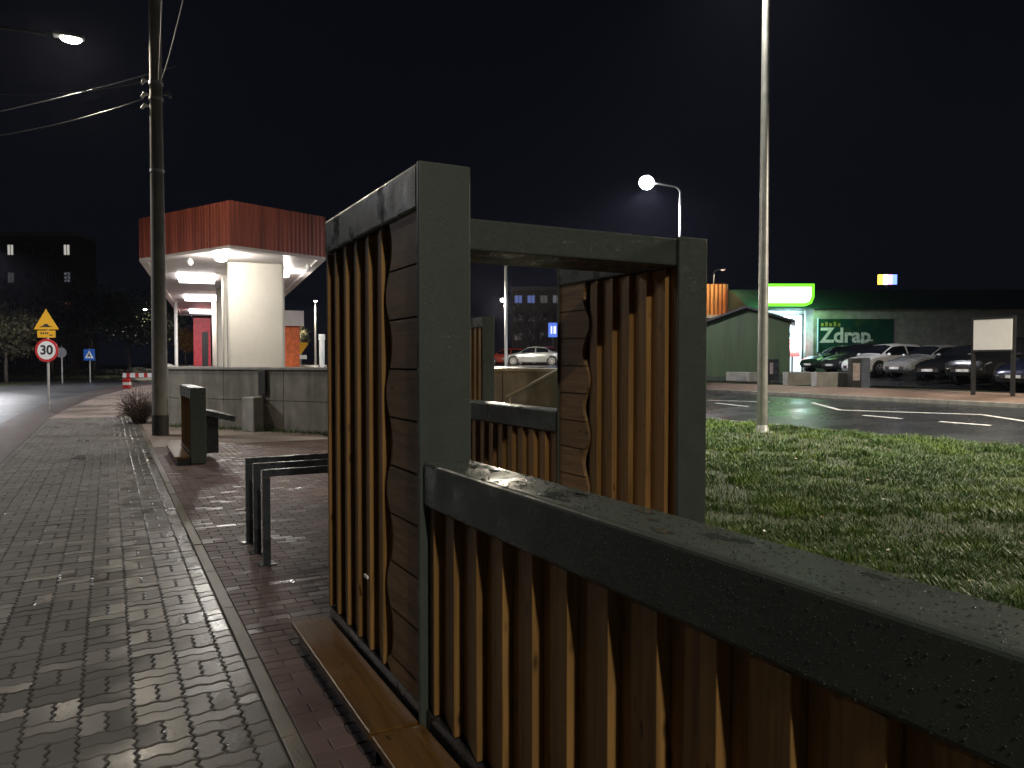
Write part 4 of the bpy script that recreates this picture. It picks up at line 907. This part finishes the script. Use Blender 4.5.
facade('apartment_block', 'pale flat roofed apartment block behind the bare tree, seen through the portal', 'building', 512, 690, 112, 290, TZ, 'grey', 14, 4, {(0, 3): w4, (1, 3): w4, (2, 3): w5, (3, 3): w2, (5, 3): w5}, win=(0.55, 0.4))
p = gl(553, 80); t = thing('blue_light_sign', 'small lit blue and white sign at the right edge of the portal opening', 'sign', (p.x, p.y, TZ))
b = MB(); b.tube([(0, 0, 0), (0, 0, 3.0)], 0.05, 8); obj('post', b, 'galv', t, smooth=40, world=False)
m = facing(p + Vector((0, 0, H + ray(553, 330)[1] * 80)) - Vector((ST, CT, 0)) * 0.06); b = MB(); b.box((-0.5, -0.75, 0), (0.5, 0.75, 0.08), m); pl = obj('panel', b, emat('blue_panel', (0.12, 0.25, 1.0), 0.8), t)
b = MB(); b.box((-0.25, -0.4, 0.081), (-0.1, 0.4, 0.09), m); b.box((0.05, -0.4, 0.081), (0.3, 0.4, 0.09), m); obj('symbol', b, emat('white_panel', (0.9, 0.95, 1.0), 1.2), pl)

# ------------------------------------------------------------------ cars
HATCH = [(-2.05, .40, .60, .70, .66, .60), (-2.0, .28, .90, .80, .98, .66), (-1.72, .22, .96, .84, 1.36, .58), (-1.3, .2, .97, .87, 1.47, .57), (-.2, .2, .94, .885, 1.51, .59), (.3, .2, .93, .885, 1.46, .60), (1.05, .2, .91, .87, 1.0, .70), (1.6, .2, .80, .85, .86, .68), (1.93, .24, .66, .78, .71, .62), (2.05, .36, .50, .66, .55, .55)]
SEDAN = [(-2.25, .42, .62, .70, .68, .62), (-2.18, .3, .92, .80, .98, .70), (-1.55, .22, .96, .85, 1.04, .68), (-.95, .2, .95, .87, 1.38, .57), (-.2, .2, .93, .885, 1.44, .58), (.35, .2, .92, .885, 1.38, .59), (1.1, .2, .89, .87, .97, .70), (1.75, .2, .78, .85, .84, .68), (2.1, .25, .64, .78, .70, .62), (2.25, .36, .50, .66, .55, .55)]
SUV = [(-2.2, .50, .72, .74, .78, .66), (-2.15, .38, 1.02, .84, 1.1, .70), (-1.95, .3, 1.08, .88, 1.55, .62), (-1.4, .28, 1.09, .91, 1.70, .63), (-.2, .28, 1.07, .92, 1.73, .64), (.35, .28, 1.06, .92, 1.66, .65), (1.0, .28, 1.04, .91, 1.14, .76), (1.7, .28, .96, .89, 1.02, .74), (2.1, .34, .82, .83, .88, .70), (2.2, .46, .62, .74, .68, .62)]
def lerpk(K, x):
    for a, c in zip(K, K[1:]):
        if a[0] <= x <= c[0]:
            t = (x - a[0]) / (c[0] - a[0]); return [p + (q - p) * t for p, q in zip(a, c)]
    return list(K[0] if x < K[0][0] else K[-1])
def ring(K, x):
    _, zb, bl, w, tp, wr = lerpk(K, x); md = (zb + bl) * 0.5
    return [(0, zb), (w * .86, zb), (w * .97, zb + .08), (w, md), (w * .985, bl - .08), (w * .95, bl), (wr, max(tp - .05, bl + .012)), (wr * .86, tp - .005 if tp > bl + .06 else tp), (wr * .45, tp + .018), (0, tp + .025)]
TY = pmat('tyre_rubber', (0.02, 0.02, 0.02), 0.7, bump=0); RIM = pmat('alloy_rim', (0.55, 0.55, 0.56), 0.3, 0.7, bump=0); HL = pmat('headlight_glass', (0.75, 0.77, 0.8), 0.08, 0.3, bump=0); TL = pmat('tail_light_red', (0.5, 0.02, 0.02), 0.15, bump=0); PLT = pmat('number_plate', (0.8, 0.8, 0.78), 0.35, bump=0)
def paint(name, col, metal=0.25): return pmat(name, col, 0.22, metal, nscale=2, namt=0.06, bump=0, coat=0.8)
def car(label, pos, heading, K, pm, roof_mat=None, group='cars parked in front of the shop'):
    t = thing('parked_car', label, 'car', pos, heading, group=group)
    x0, x1 = K[0][0], K[-1][0]; ns = 60; b = MB(); rs = []
    xs = sorted(set([x0 + (x1 - x0) * i / ns for i in range(ns + 1)] + [k[0] for k in K]))
    for x in xs:
        h = ring(K, x); rs.append([(x, y, z) for y, z in h] + [(x, -y, z) for y, z in reversed(h[1:-1])])
    n = len(rs[0]); vs = [p for r_ in rs for p in r_]; fs = []
    for i in range(len(rs) - 1):
        for k in range(n): fs.append((i * n + k, (i + 1) * n + k, (i + 1) * n + (k + 1) % n, i * n + (k + 1) % n))
    fs += [tuple(range(n)), tuple(reversed(range((len(rs) - 1) * n, len(rs) * n)))]
    b.raw(vs, fs); obj('body', b, pm, t, smooth=38, world=False)
    hood = K[6][0]; roof0 = K[5][0]; rr = K[3][0]; tail = K[1][0] if K is not SEDAN else K[2][0]
    def patch(name, xa, xb, k0, k1, f0, f1, mat, off=0.008, nseg=8, sides=(1, -1), par=None):
        res = None
        for s in sides:
            m_ = MB(); top, bot = [], []
            for i in range(nseg + 1):
                x = xa + (xb - xa) * i / nseg; h = ring(K, x); A = Vector((x, h[k0][0], h[k0][1])); B = Vector((x, h[k1][0], h[k1][1]))
                bot.append(A.lerp(B, f0)); top.append(A.lerp(B, f1))
            for i in range(nseg):
                q = [bot[i], bot[i + 1], top[i + 1], top[i]]; nrm = (q[1] - q[0]).cross(q[3] - q[0])
                if nrm.length > 1e-9: nrm.normalize()
                if nrm.y < 0 and abs(nrm.y) > 0.05: nrm = -nrm
                q = [p + Vector((0, off, off * .6)) for p in q]
                m_.face([Vector((p.x, p.y * s, p.z)) for p in q])
            res = obj(name, m_, mat, t, world=False)
        return res
    mid = (roof0 + rr) / 2 + 0.05
    patch('side_window', mid + 0.05, roof0 + (hood - roof0) * 0.62, 5, 6, 0.08, 0.88, 'dglass'); patch('side_window', rr - (0.1 if K is not SEDAN else 0.25), mid - 0.04, 5, 6, 0.08, 0.88, 'dglass')
    def top_patch(name, xa, xb, mat):
        m_ = MB(); nseg = 8; cols = []
        for i in range(nseg + 1):
            x = xa + (xb - xa) * i / nseg; h = ring(K, x); half = [(h[9][0], h[9][1]), (h[8][0], h[8][1]), (h[7][0], h[7][1]), (h[6][0] * .98, h[6][1])]
            cols.append([(x, -y, z) for y, z in reversed(half[1:])] + [(x, y, z) for y, z in half])
        for i in range(nseg):
            for k in range(len(cols[0]) - 1):
                m_.face([Vector(p) + Vector((0.006 * (1 if xa > 0 else -1), 0, 0.008)) for p in (cols[i][k], cols[i + 1][k], cols[i + 1][k + 1], cols[i][k + 1])])
        obj(name, m_, mat, t, world=False)
    top_patch('windscreen', hood - 0.06, roof0 + 0.06, 'dglass'); top_patch('rear_window', tail + 0.1, rr - 0.1, 'dglass')
    patch('headlight', K[8][0] - 0.25, K[8][0] + 0.02, 4, 6, 0.0, 0.75, HL, nseg=3); patch('tail_light', K[1][0] + 0.0, K[1][0] + 0.16, 3, 5, 0.35, 0.95, TL, nseg=2)
    g = MB(); zf = K[-1][1]; g.box((x1 - 0.02, -0.5, zf + 0.0), (x1 + 0.012, 0.5, zf + 0.13)); obj('grille', g, 'sblk', t, world=False)
    for xx in (x1 + 0.014, x0 - 0.03):
        g = MB(); g.box((xx, -0.26, zf + (0.02 if xx > 0 else 0.14)), (xx + 0.016, 0.26, zf + (0.12 if xx > 0 else 0.25))); obj('number_plate', g, PLT, t, world=False)
    for s in (1, -1):
        g = MB(); h = ring(K, hood - 0.25); g.ball((hood - 0.28, s * (h[5][0] + 0.1), h[5][1] + 0.08), (0.07, 0.12, 0.08), 8, 6); obj('wing_mirror', g, pm, t, smooth=True, world=False)
        for wx in (x0 + 0.78, x1 - 0.82):
            yb = lerpk(K, wx)[3]; R0 = 0.33 if K is not SUV else 0.37
            def cyl(mb, r0, ya, yb_, n_=22): mb.tube([(wx, s * ya, R0), (wx, s * yb_, R0)], [r0, r0], n_)
            g = MB(); g.tube([(wx, s * (yb - .02), R0 + .02), (wx, s * (yb + .004), R0 + .02)], [R0 + .07, R0 + .06], 22); obj('wheel_arch', g, 'sblk', t, world=False)
            g = MB(); cyl(g, R0, yb - 0.2, yb + 0.02); wobj = obj('wheel', g, TY, t, smooth=40, world=False)
            g = MB(); g.tube([(wx, s * (yb + .015), R0), (wx, s * (yb + .024), R0)], [R0 * .3, R0 * .28], 14)
            for k in range(7):
                an = 2 * PI * k / 7; d = Vector((math.cos(an), 0, math.sin(an))); c0 = Vector((wx, s * (yb + .0225), R0)); pr = Vector((-d.z, 0, d.x)) * 0.026
                g.face([c0 + d * R0 * .2 - pr, c0 + d * R0 * .66 - pr * 1.3, c0 + d * R0 * .66 + pr * 1.3, c0 + d * R0 * .2 + pr])
            for k in range(22):
                a0, a1 = 2 * PI * k / 22, 2 * PI * (k + 1) / 22
                def rp(r_, a): return (wx + r_ * math.cos(a), s * (yb + .023), R0 + r_ * math.sin(a))
                g.face([rp(R0 * .62, a0), rp(R0 * .72, a0), rp(R0 * .72, a1), rp(R0 * .62, a1)])
            obj('rim', g, RIM, wobj, world=False)
    return t
def cam_heading(hr, hf): v = wp(hr, hf); return math.atan2(v.y, v.x)
row = [('dark green reflecting car at the far end of the row, next to the green hut', 41.2, SEDAN, paint('paint_dark_green', (0.02, 0.05, 0.03))),  # dark body; the green reflection is put into its colour
       ('dark hatchback between the far sedan and the white car', 38.6, HATCH, paint('paint_dark_grey', (0.03, 0.035, 0.035))),
       ('white hatchback behind the grey litter bin', 35.9, HATCH, paint('paint_white', (0.78, 0.78, 0.76), 0.0)),
       ('silver car parked between the white hatchback and the black car', 33.2, SEDAN, paint('paint_silver', (0.45, 0.46, 0.46), 0.5)),
       ('black sedan parked just left of the blank white board', 30.6, SEDAN, paint('paint_black', (0.012, 0.013, 0.014))),
       ('tall black off-road car behind the blank white board', 28.0, SUV, paint('paint_black_two', (0.015, 0.015, 0.016))),
       ('dark blue car at the right edge of the photo', 25.4, HATCH, paint('paint_navy', (0.015, 0.02, 0.045)))]
for i, (lab, F, K, pm) in enumerate(row):
    p = wp((17.9, 17.8, 17.7, 18.5, 18.5, 18.3, 18.3)[i], F); p.z = zg(p.x) + 0.022; car(lab, p, cam_heading(-0.95, -0.30), K, pm)
p = gl(533, 58); p.z = TZ + 0.01 - 0.12; car('silver sedan parked on the terrace, seen through the portal', p + Vector((0, 0, 0.12)), cam_heading(-1, 0.1), SEDAN, paint('paint_light_silver', (0.55, 0.58, 0.6), 0.4), group='cars on the station terrace')
p = gl(507, 70); p.z = TZ + 0.01; car('red hatchback farther back on the terrace, left of the silver sedan', p, cam_heading(-1, 0.1), HATCH, paint('paint_red', (0.6, 0.06, 0.02), 0.0), group='cars on the station terrace')
p = gl(548, 72); p.z = TZ + 0.01; car('red estate car behind the silver sedan on the terrace', p, cam_heading(1, 0.1), SUV, paint('paint_red_two', (0.55, 0.05, 0.02), 0.0), group='cars on the station terrace')

# ------------------------------------------------------------------ shop
M['shopwall'] = concrete_mat('shop_wall', (0.42, 0.41, 0.38), 0.15, 0.7); M['groof'] = pmat('green_roof', (0.02, 0.06, 0.04), 0.5, nscale=3); M['hut'] = pmat('green_boards', (0.045, 0.075, 0.028), 0.6, nscale=3, stretch=(1, 1, 0.1))
SF = 45.0; zs = zg(60)
sp0, sp1 = wp(14.2, SF), wp(50, SF); sd = (sp1 - sp0).normalized(); sn = Vector((sd.y, -sd.x, 0)); 
shop = thing('shop', 'long grey supermarket with dark green roof band behind the parked cars', 'shop', (sp0.x, sp0.y, zs))
SM = Matrix(((sd.x, -sn.x, 0), (sd.y, -sn.y, 0), (0, 0, 1))).to_4x4(); SM.translation = Vector((sp0.x, sp0.y, 0))
def ru(u): return (u - 512) / FX * SF - 14.2
ztw = H + ray(900, 309)[1] * SF; ztr = H + ray(900, 284)[1] * SF
b = MB(); b.box((ru(813), 0, zs - 0.3), (36, 8, ztw), SM); b.box((0, 1.6, zs - 0.3), (ru(813) - 0.002, 8, ztw), SM); obj('wall', b, 'shopwall', shop)
b = MB(); pts = [(-0.35, ztw + 0.002), (3.5, ztr), (8, ztr), (8, ztw + 0.002)]
vs = [SM @ Vector((-0.3, y, z)) for y, z in pts] + [SM @ Vector((36.3, y, z)) for y, z in pts]; b.raw(vs, [(0, 3, 2, 1), (4, 5, 6, 7), (0, 1, 5, 4), (1, 2, 6, 5), (2, 3, 7, 6), (3, 0, 4, 7)]); obj('roof', b, 'groof', shop)
ent = emat('entrance_glow', (0.75, 0.92, 1.0), 1.6)
e0, e1 = ru(770), ru(811)
b = MB(); b.box((e0, 1.45, zs), (e1, 1.58, ztw - 0.25), SM); en = obj('entrance_glass', b, ent, shop)
b = MB()
for i in range(5):
    x = e0 + (e1 - e0) * i / 4; b.box((x - 0.04, 1.38, zs), (x + 0.04, 1.445, ztw - 0.25), SM)
for z in (zs + 2.2, ztw - 0.3): b.box((e0 - 0.04, 1.37, z), (e1 + 0.04, 1.377, z + 0.07), SM)
obj('entrance_frame', b, 'sblk', en)
b = MB(); b.box((ru(797), 1.30, zs + 0.9), (ru(808), 1.36, zs + 2.0), SM); obj('entrance_poster', b, emat('red_poster', (0.9, 0.25, 0.25), 0.5), en)
# wall poster
z0p, z1p = H + ray(850, 352)[1] * SF, H + ray(850, 319)[1] * SF
def poster_mat():
    m, nt, b_ = new_mat('poster_green'); L = nt.links; tc = N(nt, 'ShaderNodeTexCoord')
    n1 = N(nt, 'ShaderNodeTexVoronoi'); n1.inputs['Scale'].default_value = 2.2; L.new(tc.outputs['Object'], n1.inputs['Vector'])
    r = ramp(nt, n1.outputs['Color'], [(0.0, (0.005, 0.05, 0.04)), (0.6, (0.01, 0.075, 0.055)), (1.0, (0.05, 0.09, 0.03))]); L.new(r.outputs[0], b_.inputs['Base Color']); b_.inputs['Roughness'].default_value = 0.4; return m
M['poster'] = poster_mat()
b = MB(); b.box((ru(816.5), -0.06, z0p), (ru(892), -0.002, z1p), SM)
ps = thing('advert_banner', 'dark green advertising banner reading Zdrap on the shop wall', 'banner', SM @ Vector((ru(816.5), -0.06, z0p)))
bn = obj('banner_sheet', b, 'poster', ps)
b = MB()
for a, c, d, e in ((816.2, 817.1, z0p, z1p + 0.05),): b.box((ru(a), -0.1, d), (ru(c), -0.061, e), SM)
obj('light_strip', b, emat('strip_cyan', (0.5, 0.9, 1.0), 0.6), ps)
TM = SM @ Matrix.Rotation(PI / 2, 4, 'X')
zt_ = H + ray(835, 336)[1] * SF
M['ptext'] = pmat('banner_white', (0.85, 0.88, 0.86), 0.4, bump=0); M['pgold'] = pmat('banner_gold', (0.5, 0.42, 0.1), 0.4, bump=0)
text_mesh('banner_word', 'Zdrap', 1.2, 'ptext', bn, SM @ Matrix.Translation((ru(819.5), -0.068, zt_)) @ Matrix.Rotation(PI / 2, 4, 'X'), align='LEFT')
b = MB(); b.box((ru(864), -0.068, zt_ - 0.3), (ru(872), -0.061, zt_ - 0.22), SM); obj('underline', b, 'ptext', bn)
b = MB(); zz = H + ray(835, 324)[1] * SF
for k in range(5): b.box((ru(820 + k * 4.2), -0.068, zz - 0.14), (ru(820 + k * 4.2) + 0.15, -0.061, zz + (0.12 if k % 2 else 0.05)), SM)
obj('small_print', b, 'pgold', bn)
# lit green sign above the entrance
zs0, zs1 = H + ray(790, 306)[1] * 43, H + ray(790, 284)[1] * 43
def su(u): return (u - 512) / FX * 43.0 - 14.2
sg = thing('shop_sign', 'glowing white sign with bright green edge above the shop entrance', 'sign', SM @ Vector((su(790), -2.2, zs0)))
x0, x1 = su(762), su(812.5); rpts = [(x0, zs0), (x1 - 0.45, zs0), (x1 - 0.14, zs0 + 0.14), (x1, zs0 + 0.5), (x1, zs1), (x0, zs1)]
m_ = SM @ Matrix.Translation((0, -2.0, 0)) @ Matrix.Rotation(PI / 2, 4, 'X')
b = MB(); b.prism(rpts, -0.2, 0.15, m_); obj('sign_box', b, emat('sign_green', (0.20, 1.0, 0.03), 1.5), sg)
ip = [(x0 + 0.14, zs0 + 0.16), (x1 - 0.52, zs0 + 0.16), (x1 - 0.28, zs0 + 0.26), (x1 - 0.17, zs0 + 0.54), (x1 - 0.17, zs1 - 0.18), (x0 + 0.14, zs1 - 0.18)]
b = MB(); b.prism(ip, 0.151, 0.16, m_); obj('sign_face', b, emat('sign_white', (0.55, 1.0, 0.55), 4.0), sg)
light('sign_light', 'AREA', SM @ Vector((su(790), -1.75, (zs0 + zs1) / 2)), 260, (0.5, 1.0, 0.55), sg, 3.0, rot=(PI / 2, 0, math.atan2(sd.y, sd.x)), size_y=1.2)
light('entrance_light', 'AREA', SM @ Vector(((e0 + e1) / 2, 1.2, zs + 2.4)), 600, (0.6, 0.95, 1.0), shop, 2.2, rot=(PI / 2, 0, math.atan2(sd.y, sd.x)), size_y=2.2)
# small coloured rooftop light box
p = at(887.5, 279.5, 56); m = facing(p); lg = thing('light_box', 'small lit box of yellow, white and blue above the shop roof', 'sign', (p.x, p.y, p.z - 1.0))
b = MB(); b.box((-0.05, -1.6, -0.2), (0.05, -0.4, -0.1), m); obj('bracket', b, 'sblk', lg)
for k, (c, st_) in enumerate((((1.0, 0.75, 0.1), 2.2), ((1.0, 0.95, 0.85), 3.0), ((0.8, 0.4, 1.0), 2.4), ((0.15, 0.25, 1.0), 3.0))):
    b = MB(); b.box((-0.68 + k * 0.34, -0.36, -0.1), (-0.345 + k * 0.34, 0.36, 0.05), m); obj('coloured_panel', b, emat('panel_%d' % k, c, st_), lg)

# green hut
hf = 42.0; hp0, hp1 = gl(694, 42.74), gl(790, 41.0); hd_ = (hp1 - hp0); HL_ = hd_.length; hd_.normalize(); hn = Vector((-hd_.y, hd_.x, 0))
hz = zg(hp1.x); HM = Matrix(((hd_.x, hn.x, 0), (hd_.y, hn.y, 0), (0, 0, 1))).to_4x4(); HM.translation = Vector((hp0.x, hp0.y, 0))
hut = thing('green_hut', 'dark green gabled hut beyond the road behind the steel column', 'hut', (hp0.x, hp0.y, hz))
ez = H + ray(742, 322)[1] * hf; pz = H + ray(742, 309)[1] * hf
b = MB(); pr = [(0, hz - 0.2), (HL_, hz - 0.2), (HL_, ez), (HL_ * 0.55, pz), (0, ez - 0.25)]
vs = [HM @ Vector((x, 0, z)) for x, z in pr] + [HM @ Vector((x, 5, z)) for x, z in pr]; b.raw(vs, [(0, 1, 2, 3, 4), (9, 8, 7, 6, 5)] + [(i, 5 + i, 5 + (i + 1) % 5, (i + 1) % 5) for i in range(5)]); obj('wall', b, 'hut', hut)
for s in (0, 1):
    a = (-0.4, ez - 0.25 - 0.13) if s == 0 else (HL_ + 0.28, ez - 0.10); c = (HL_ * 0.55, pz + 0.01); b = MB()
    vs = [HM @ Vector((x, y, z + dz)) for x, z in (a, c) for y in (-0.4, 5.3) for dz in (0.01, 0.13)]; b.raw(vs, [(0, 1, 3, 2), (4, 6, 7, 5), (0, 4, 5, 1), (2, 3, 7, 6), (1, 5, 7, 3), (0, 2, 6, 4)]); obj('roof', b, 'sblk', hut)
# orange slatted building behind it
M['oslat'] = wood('orange_slats', (0.55, 0.22, 0.06))
p0, p1 = gl(686, 49), gl(728, 49); d = (p1 - p0); L = d.length; d.normalize(); nb = Vector((-d.y, d.x, 0)); mt = Matrix(((d.x, nb.x, 0), (d.y, nb.y, 0), (0, 0, 1))).to_4x4(); mt.translation = Vector((p0.x, p0.y, 0))
t = thing('orange_building', 'orange slatted building lit by a lamp above the green hut', 'building', (p0.x, p0.y, zg(p0.x)))
za, zb_ = H + ray(710, 318)[1] * 49, H + ray(710, 284)[1] * 49
b = MB(); b.box((0, 0.1, 0.5), (L, 7, zb_), mt); obj('wall', b, 'core', t)
b = MB(); k = 0
while k * 0.26 < L - 0.15: b.box((k * 0.26, 0.0, za + 0.2), (k * 0.26 + 0.17, 0.095, zb_), mt); k += 1
obj('slat_cladding', b, 'oslat', t); b = MB(); b.box((-0.1, -0.15, za), (L + 0.1, 0.095, za + 0.19), mt); obj('ledge', b, 'cream', t)
light('wall_light', 'AREA', mt @ Vector((L * 0.7, -2.0, zb_ + 0.6)), 90, (1.0, 0.6, 0.35), t, 0.5, rot=(rad(38), 0, math.atan2(d.y, d.x)))

# concrete blocks, bins and the blank board along the far sidewalk
def block(lab, u, v, w, h, name='concrete_block'):
    p = gp(u, v); m = facing(p); t = MB(); t.box((-w / 2, 0, -0.6), (w / 2, h, 0), m); tag(obj(name, t, 'conc2', bevel=0.03), lab, 'concrete block', group='concrete blocks along the far sidewalk')
block('longest pale concrete block, touching the grey litter bin', 834, 387.5, 1.42, 0.62); block('pale concrete block left of the longest one, in front of the dark cars', 801, 385.5, 1.18, 0.58)
block('left concrete block in front of the green hut wall', 739, 381, 0.95, 0.45); block('concrete block half hidden by the steel column', 757, 381.5, 0.75, 0.45)
def bin_(lab, u, v, poster=True, w=0.72, h=1.2):
    p = gp(u, v); m = facing(p); t = thing('litter_bin', lab, 'litter bin', p, group='litter bins along the far sidewalk')
    b = MB(); b.box((0.0, 0.0, -0.45), (w / 2, h, 0), m); obj('bin_body', b, M['rack'] if not poster else pmat('blue_grey_bin', (0.10, 0.12, 0.16), 0.5), t, bevel=0.02)
    b = MB(); b.box((-w / 2, 0.0, -0.4), (-0.002, h * 0.98, -0.02), m); fr = obj('poster_frame', b, 'sblk', t, bevel=0.01)
    b = MB(); b.box((-w / 2 + 0.04, h * 0.25, -0.019), (-0.04, h * 0.82, -0.012), m); obj('poster', b, pmat('pale_poster', (0.5, 0.42, 0.4), 0.4), fr)
bin_('grey litter bin with pale poster in front of the white car', 861, 388.0); bin_('dark litter bin with pale poster in front of the green hut', 774, 379.0, False, 0.5, 1.0)
pa, pb2 = gp(973, 398.5), gp(1012.5, 400); t = thing('notice_board', 'blank white board on two dark posts beside the far sidewalk', 'notice board', pa.lerp(pb2, 0.5))
for q in (pa, pb2): b = MB(); b.box((q.x - 0.05, q.y - 0.05, q.z - 0.05), (q.x + 0.05, q.y + 0.05, q.z + 2.55)); obj('post', b, 'sblk', t)
mid = pa.lerp(pb2, 0.5); Fm = mid.x * ST + mid.y * CT; zc_ = H + ray(993, 334.5)[1] * Fm; d = (pb2 - pa); d.z = 0; L = d.length; d.normalize(); nb = Vector((d.y, -d.x, 0))
mt = Matrix(((d.x, 0, nb.x), (d.y, 0, nb.y), (0, 1, 0))).to_4x4(); mt.translation = Vector((mid.x, mid.y, zc_))
b = MB(); b.box((-L / 2 + 0.02, -0.47, 0.055), (L / 2 - 0.01, 0.47, 0.075), mt); obj('board', b, 'swh', t)
b = MB(); b.box((-L / 2 - 0.02, 0.472, 0.05), (L / 2 + 0.02, 0.52, 0.085), mt); b.box((-L / 2 - 0.02, -0.52, 0.05), (L / 2 + 0.02, -0.472, 0.085), mt); obj('board_frame', b, 'sblk', t)

# ------------------------------------------------------------------ camera, sky, view
cam = bpy.data.cameras.new('camera'); co = bpy.data.objects.new('camera', cam); COL.objects.link(co)
cam.sensor_width = 36; cam.lens = FX / 1024 * 36; cam.clip_start = 0.05; cam.clip_end = 2000
co.location = (0, 0, H); co.rotation_euler = (PI / 2 - PITCH, 0, -TH); S.camera = co
w = bpy.data.worlds.new('World'); S.world = w; w.use_nodes = True; nt = w.node_tree; bg = nt.nodes['Background']
sky = nt.nodes.new('ShaderNodeTexSky'); sky.sky_type = 'NISHITA'; sky.sun_disc = False; sky.sun_elevation = rad(-6); sky.sun_rotation = rad(200); sky.altitude = 100
mx = nt.nodes.new('ShaderNodeMix'); mx.data_type = 'RGBA'; mx.blend_type = 'ADD'; mx.inputs[0].default_value = 1.0
nt.links.new(sky.outputs[0], mx.inputs[6]); mx.inputs[7].default_value = (0.038, 0.048, 0.080, 1)
nt.links.new(mx.outputs[2], bg.inputs[0]); bg.inputs[1].default_value = 0.06
S.view_settings.view_transform = 'Standard'; S.view_settings.look = 'None'; S.view_settings.exposure = 0; S.view_settings.gamma = 1
S.cycles.use_denoising = True; S.cycles.max_bounces = 5; S.cycles.sample_clamp_indirect = 4; S.cycles.sample_clamp_direct = 0
S.cycles.use_adaptive_sampling = True; S.cycles.adaptive_threshold = 0.02
# thin bluish haze round the whole place, added to make the lamps glow
hz_ = MB(); hz_.box((-402, -62, -1.6), (402, 502, 26)); ho = obj('haze', hz_, 'white', kind='stuff')
hm = bpy.data.materials.new('thin_mist'); hm.use_nodes = True; nt = hm.node_tree; nt.nodes.remove(nt.nodes['Principled BSDF'])
pv = nt.nodes.new('ShaderNodeVolumePrincipled'); pv.inputs['Color'].default_value = (0.70, 0.72, 1.0, 1); pv.inputs['Density'].default_value = 0.00018; pv.inputs['Anisotropy'].default_value = 0.7
nt.links.new(pv.outputs[0], nt.nodes['Material Output'].inputs['Volume']); ho.data.materials[0] = hm
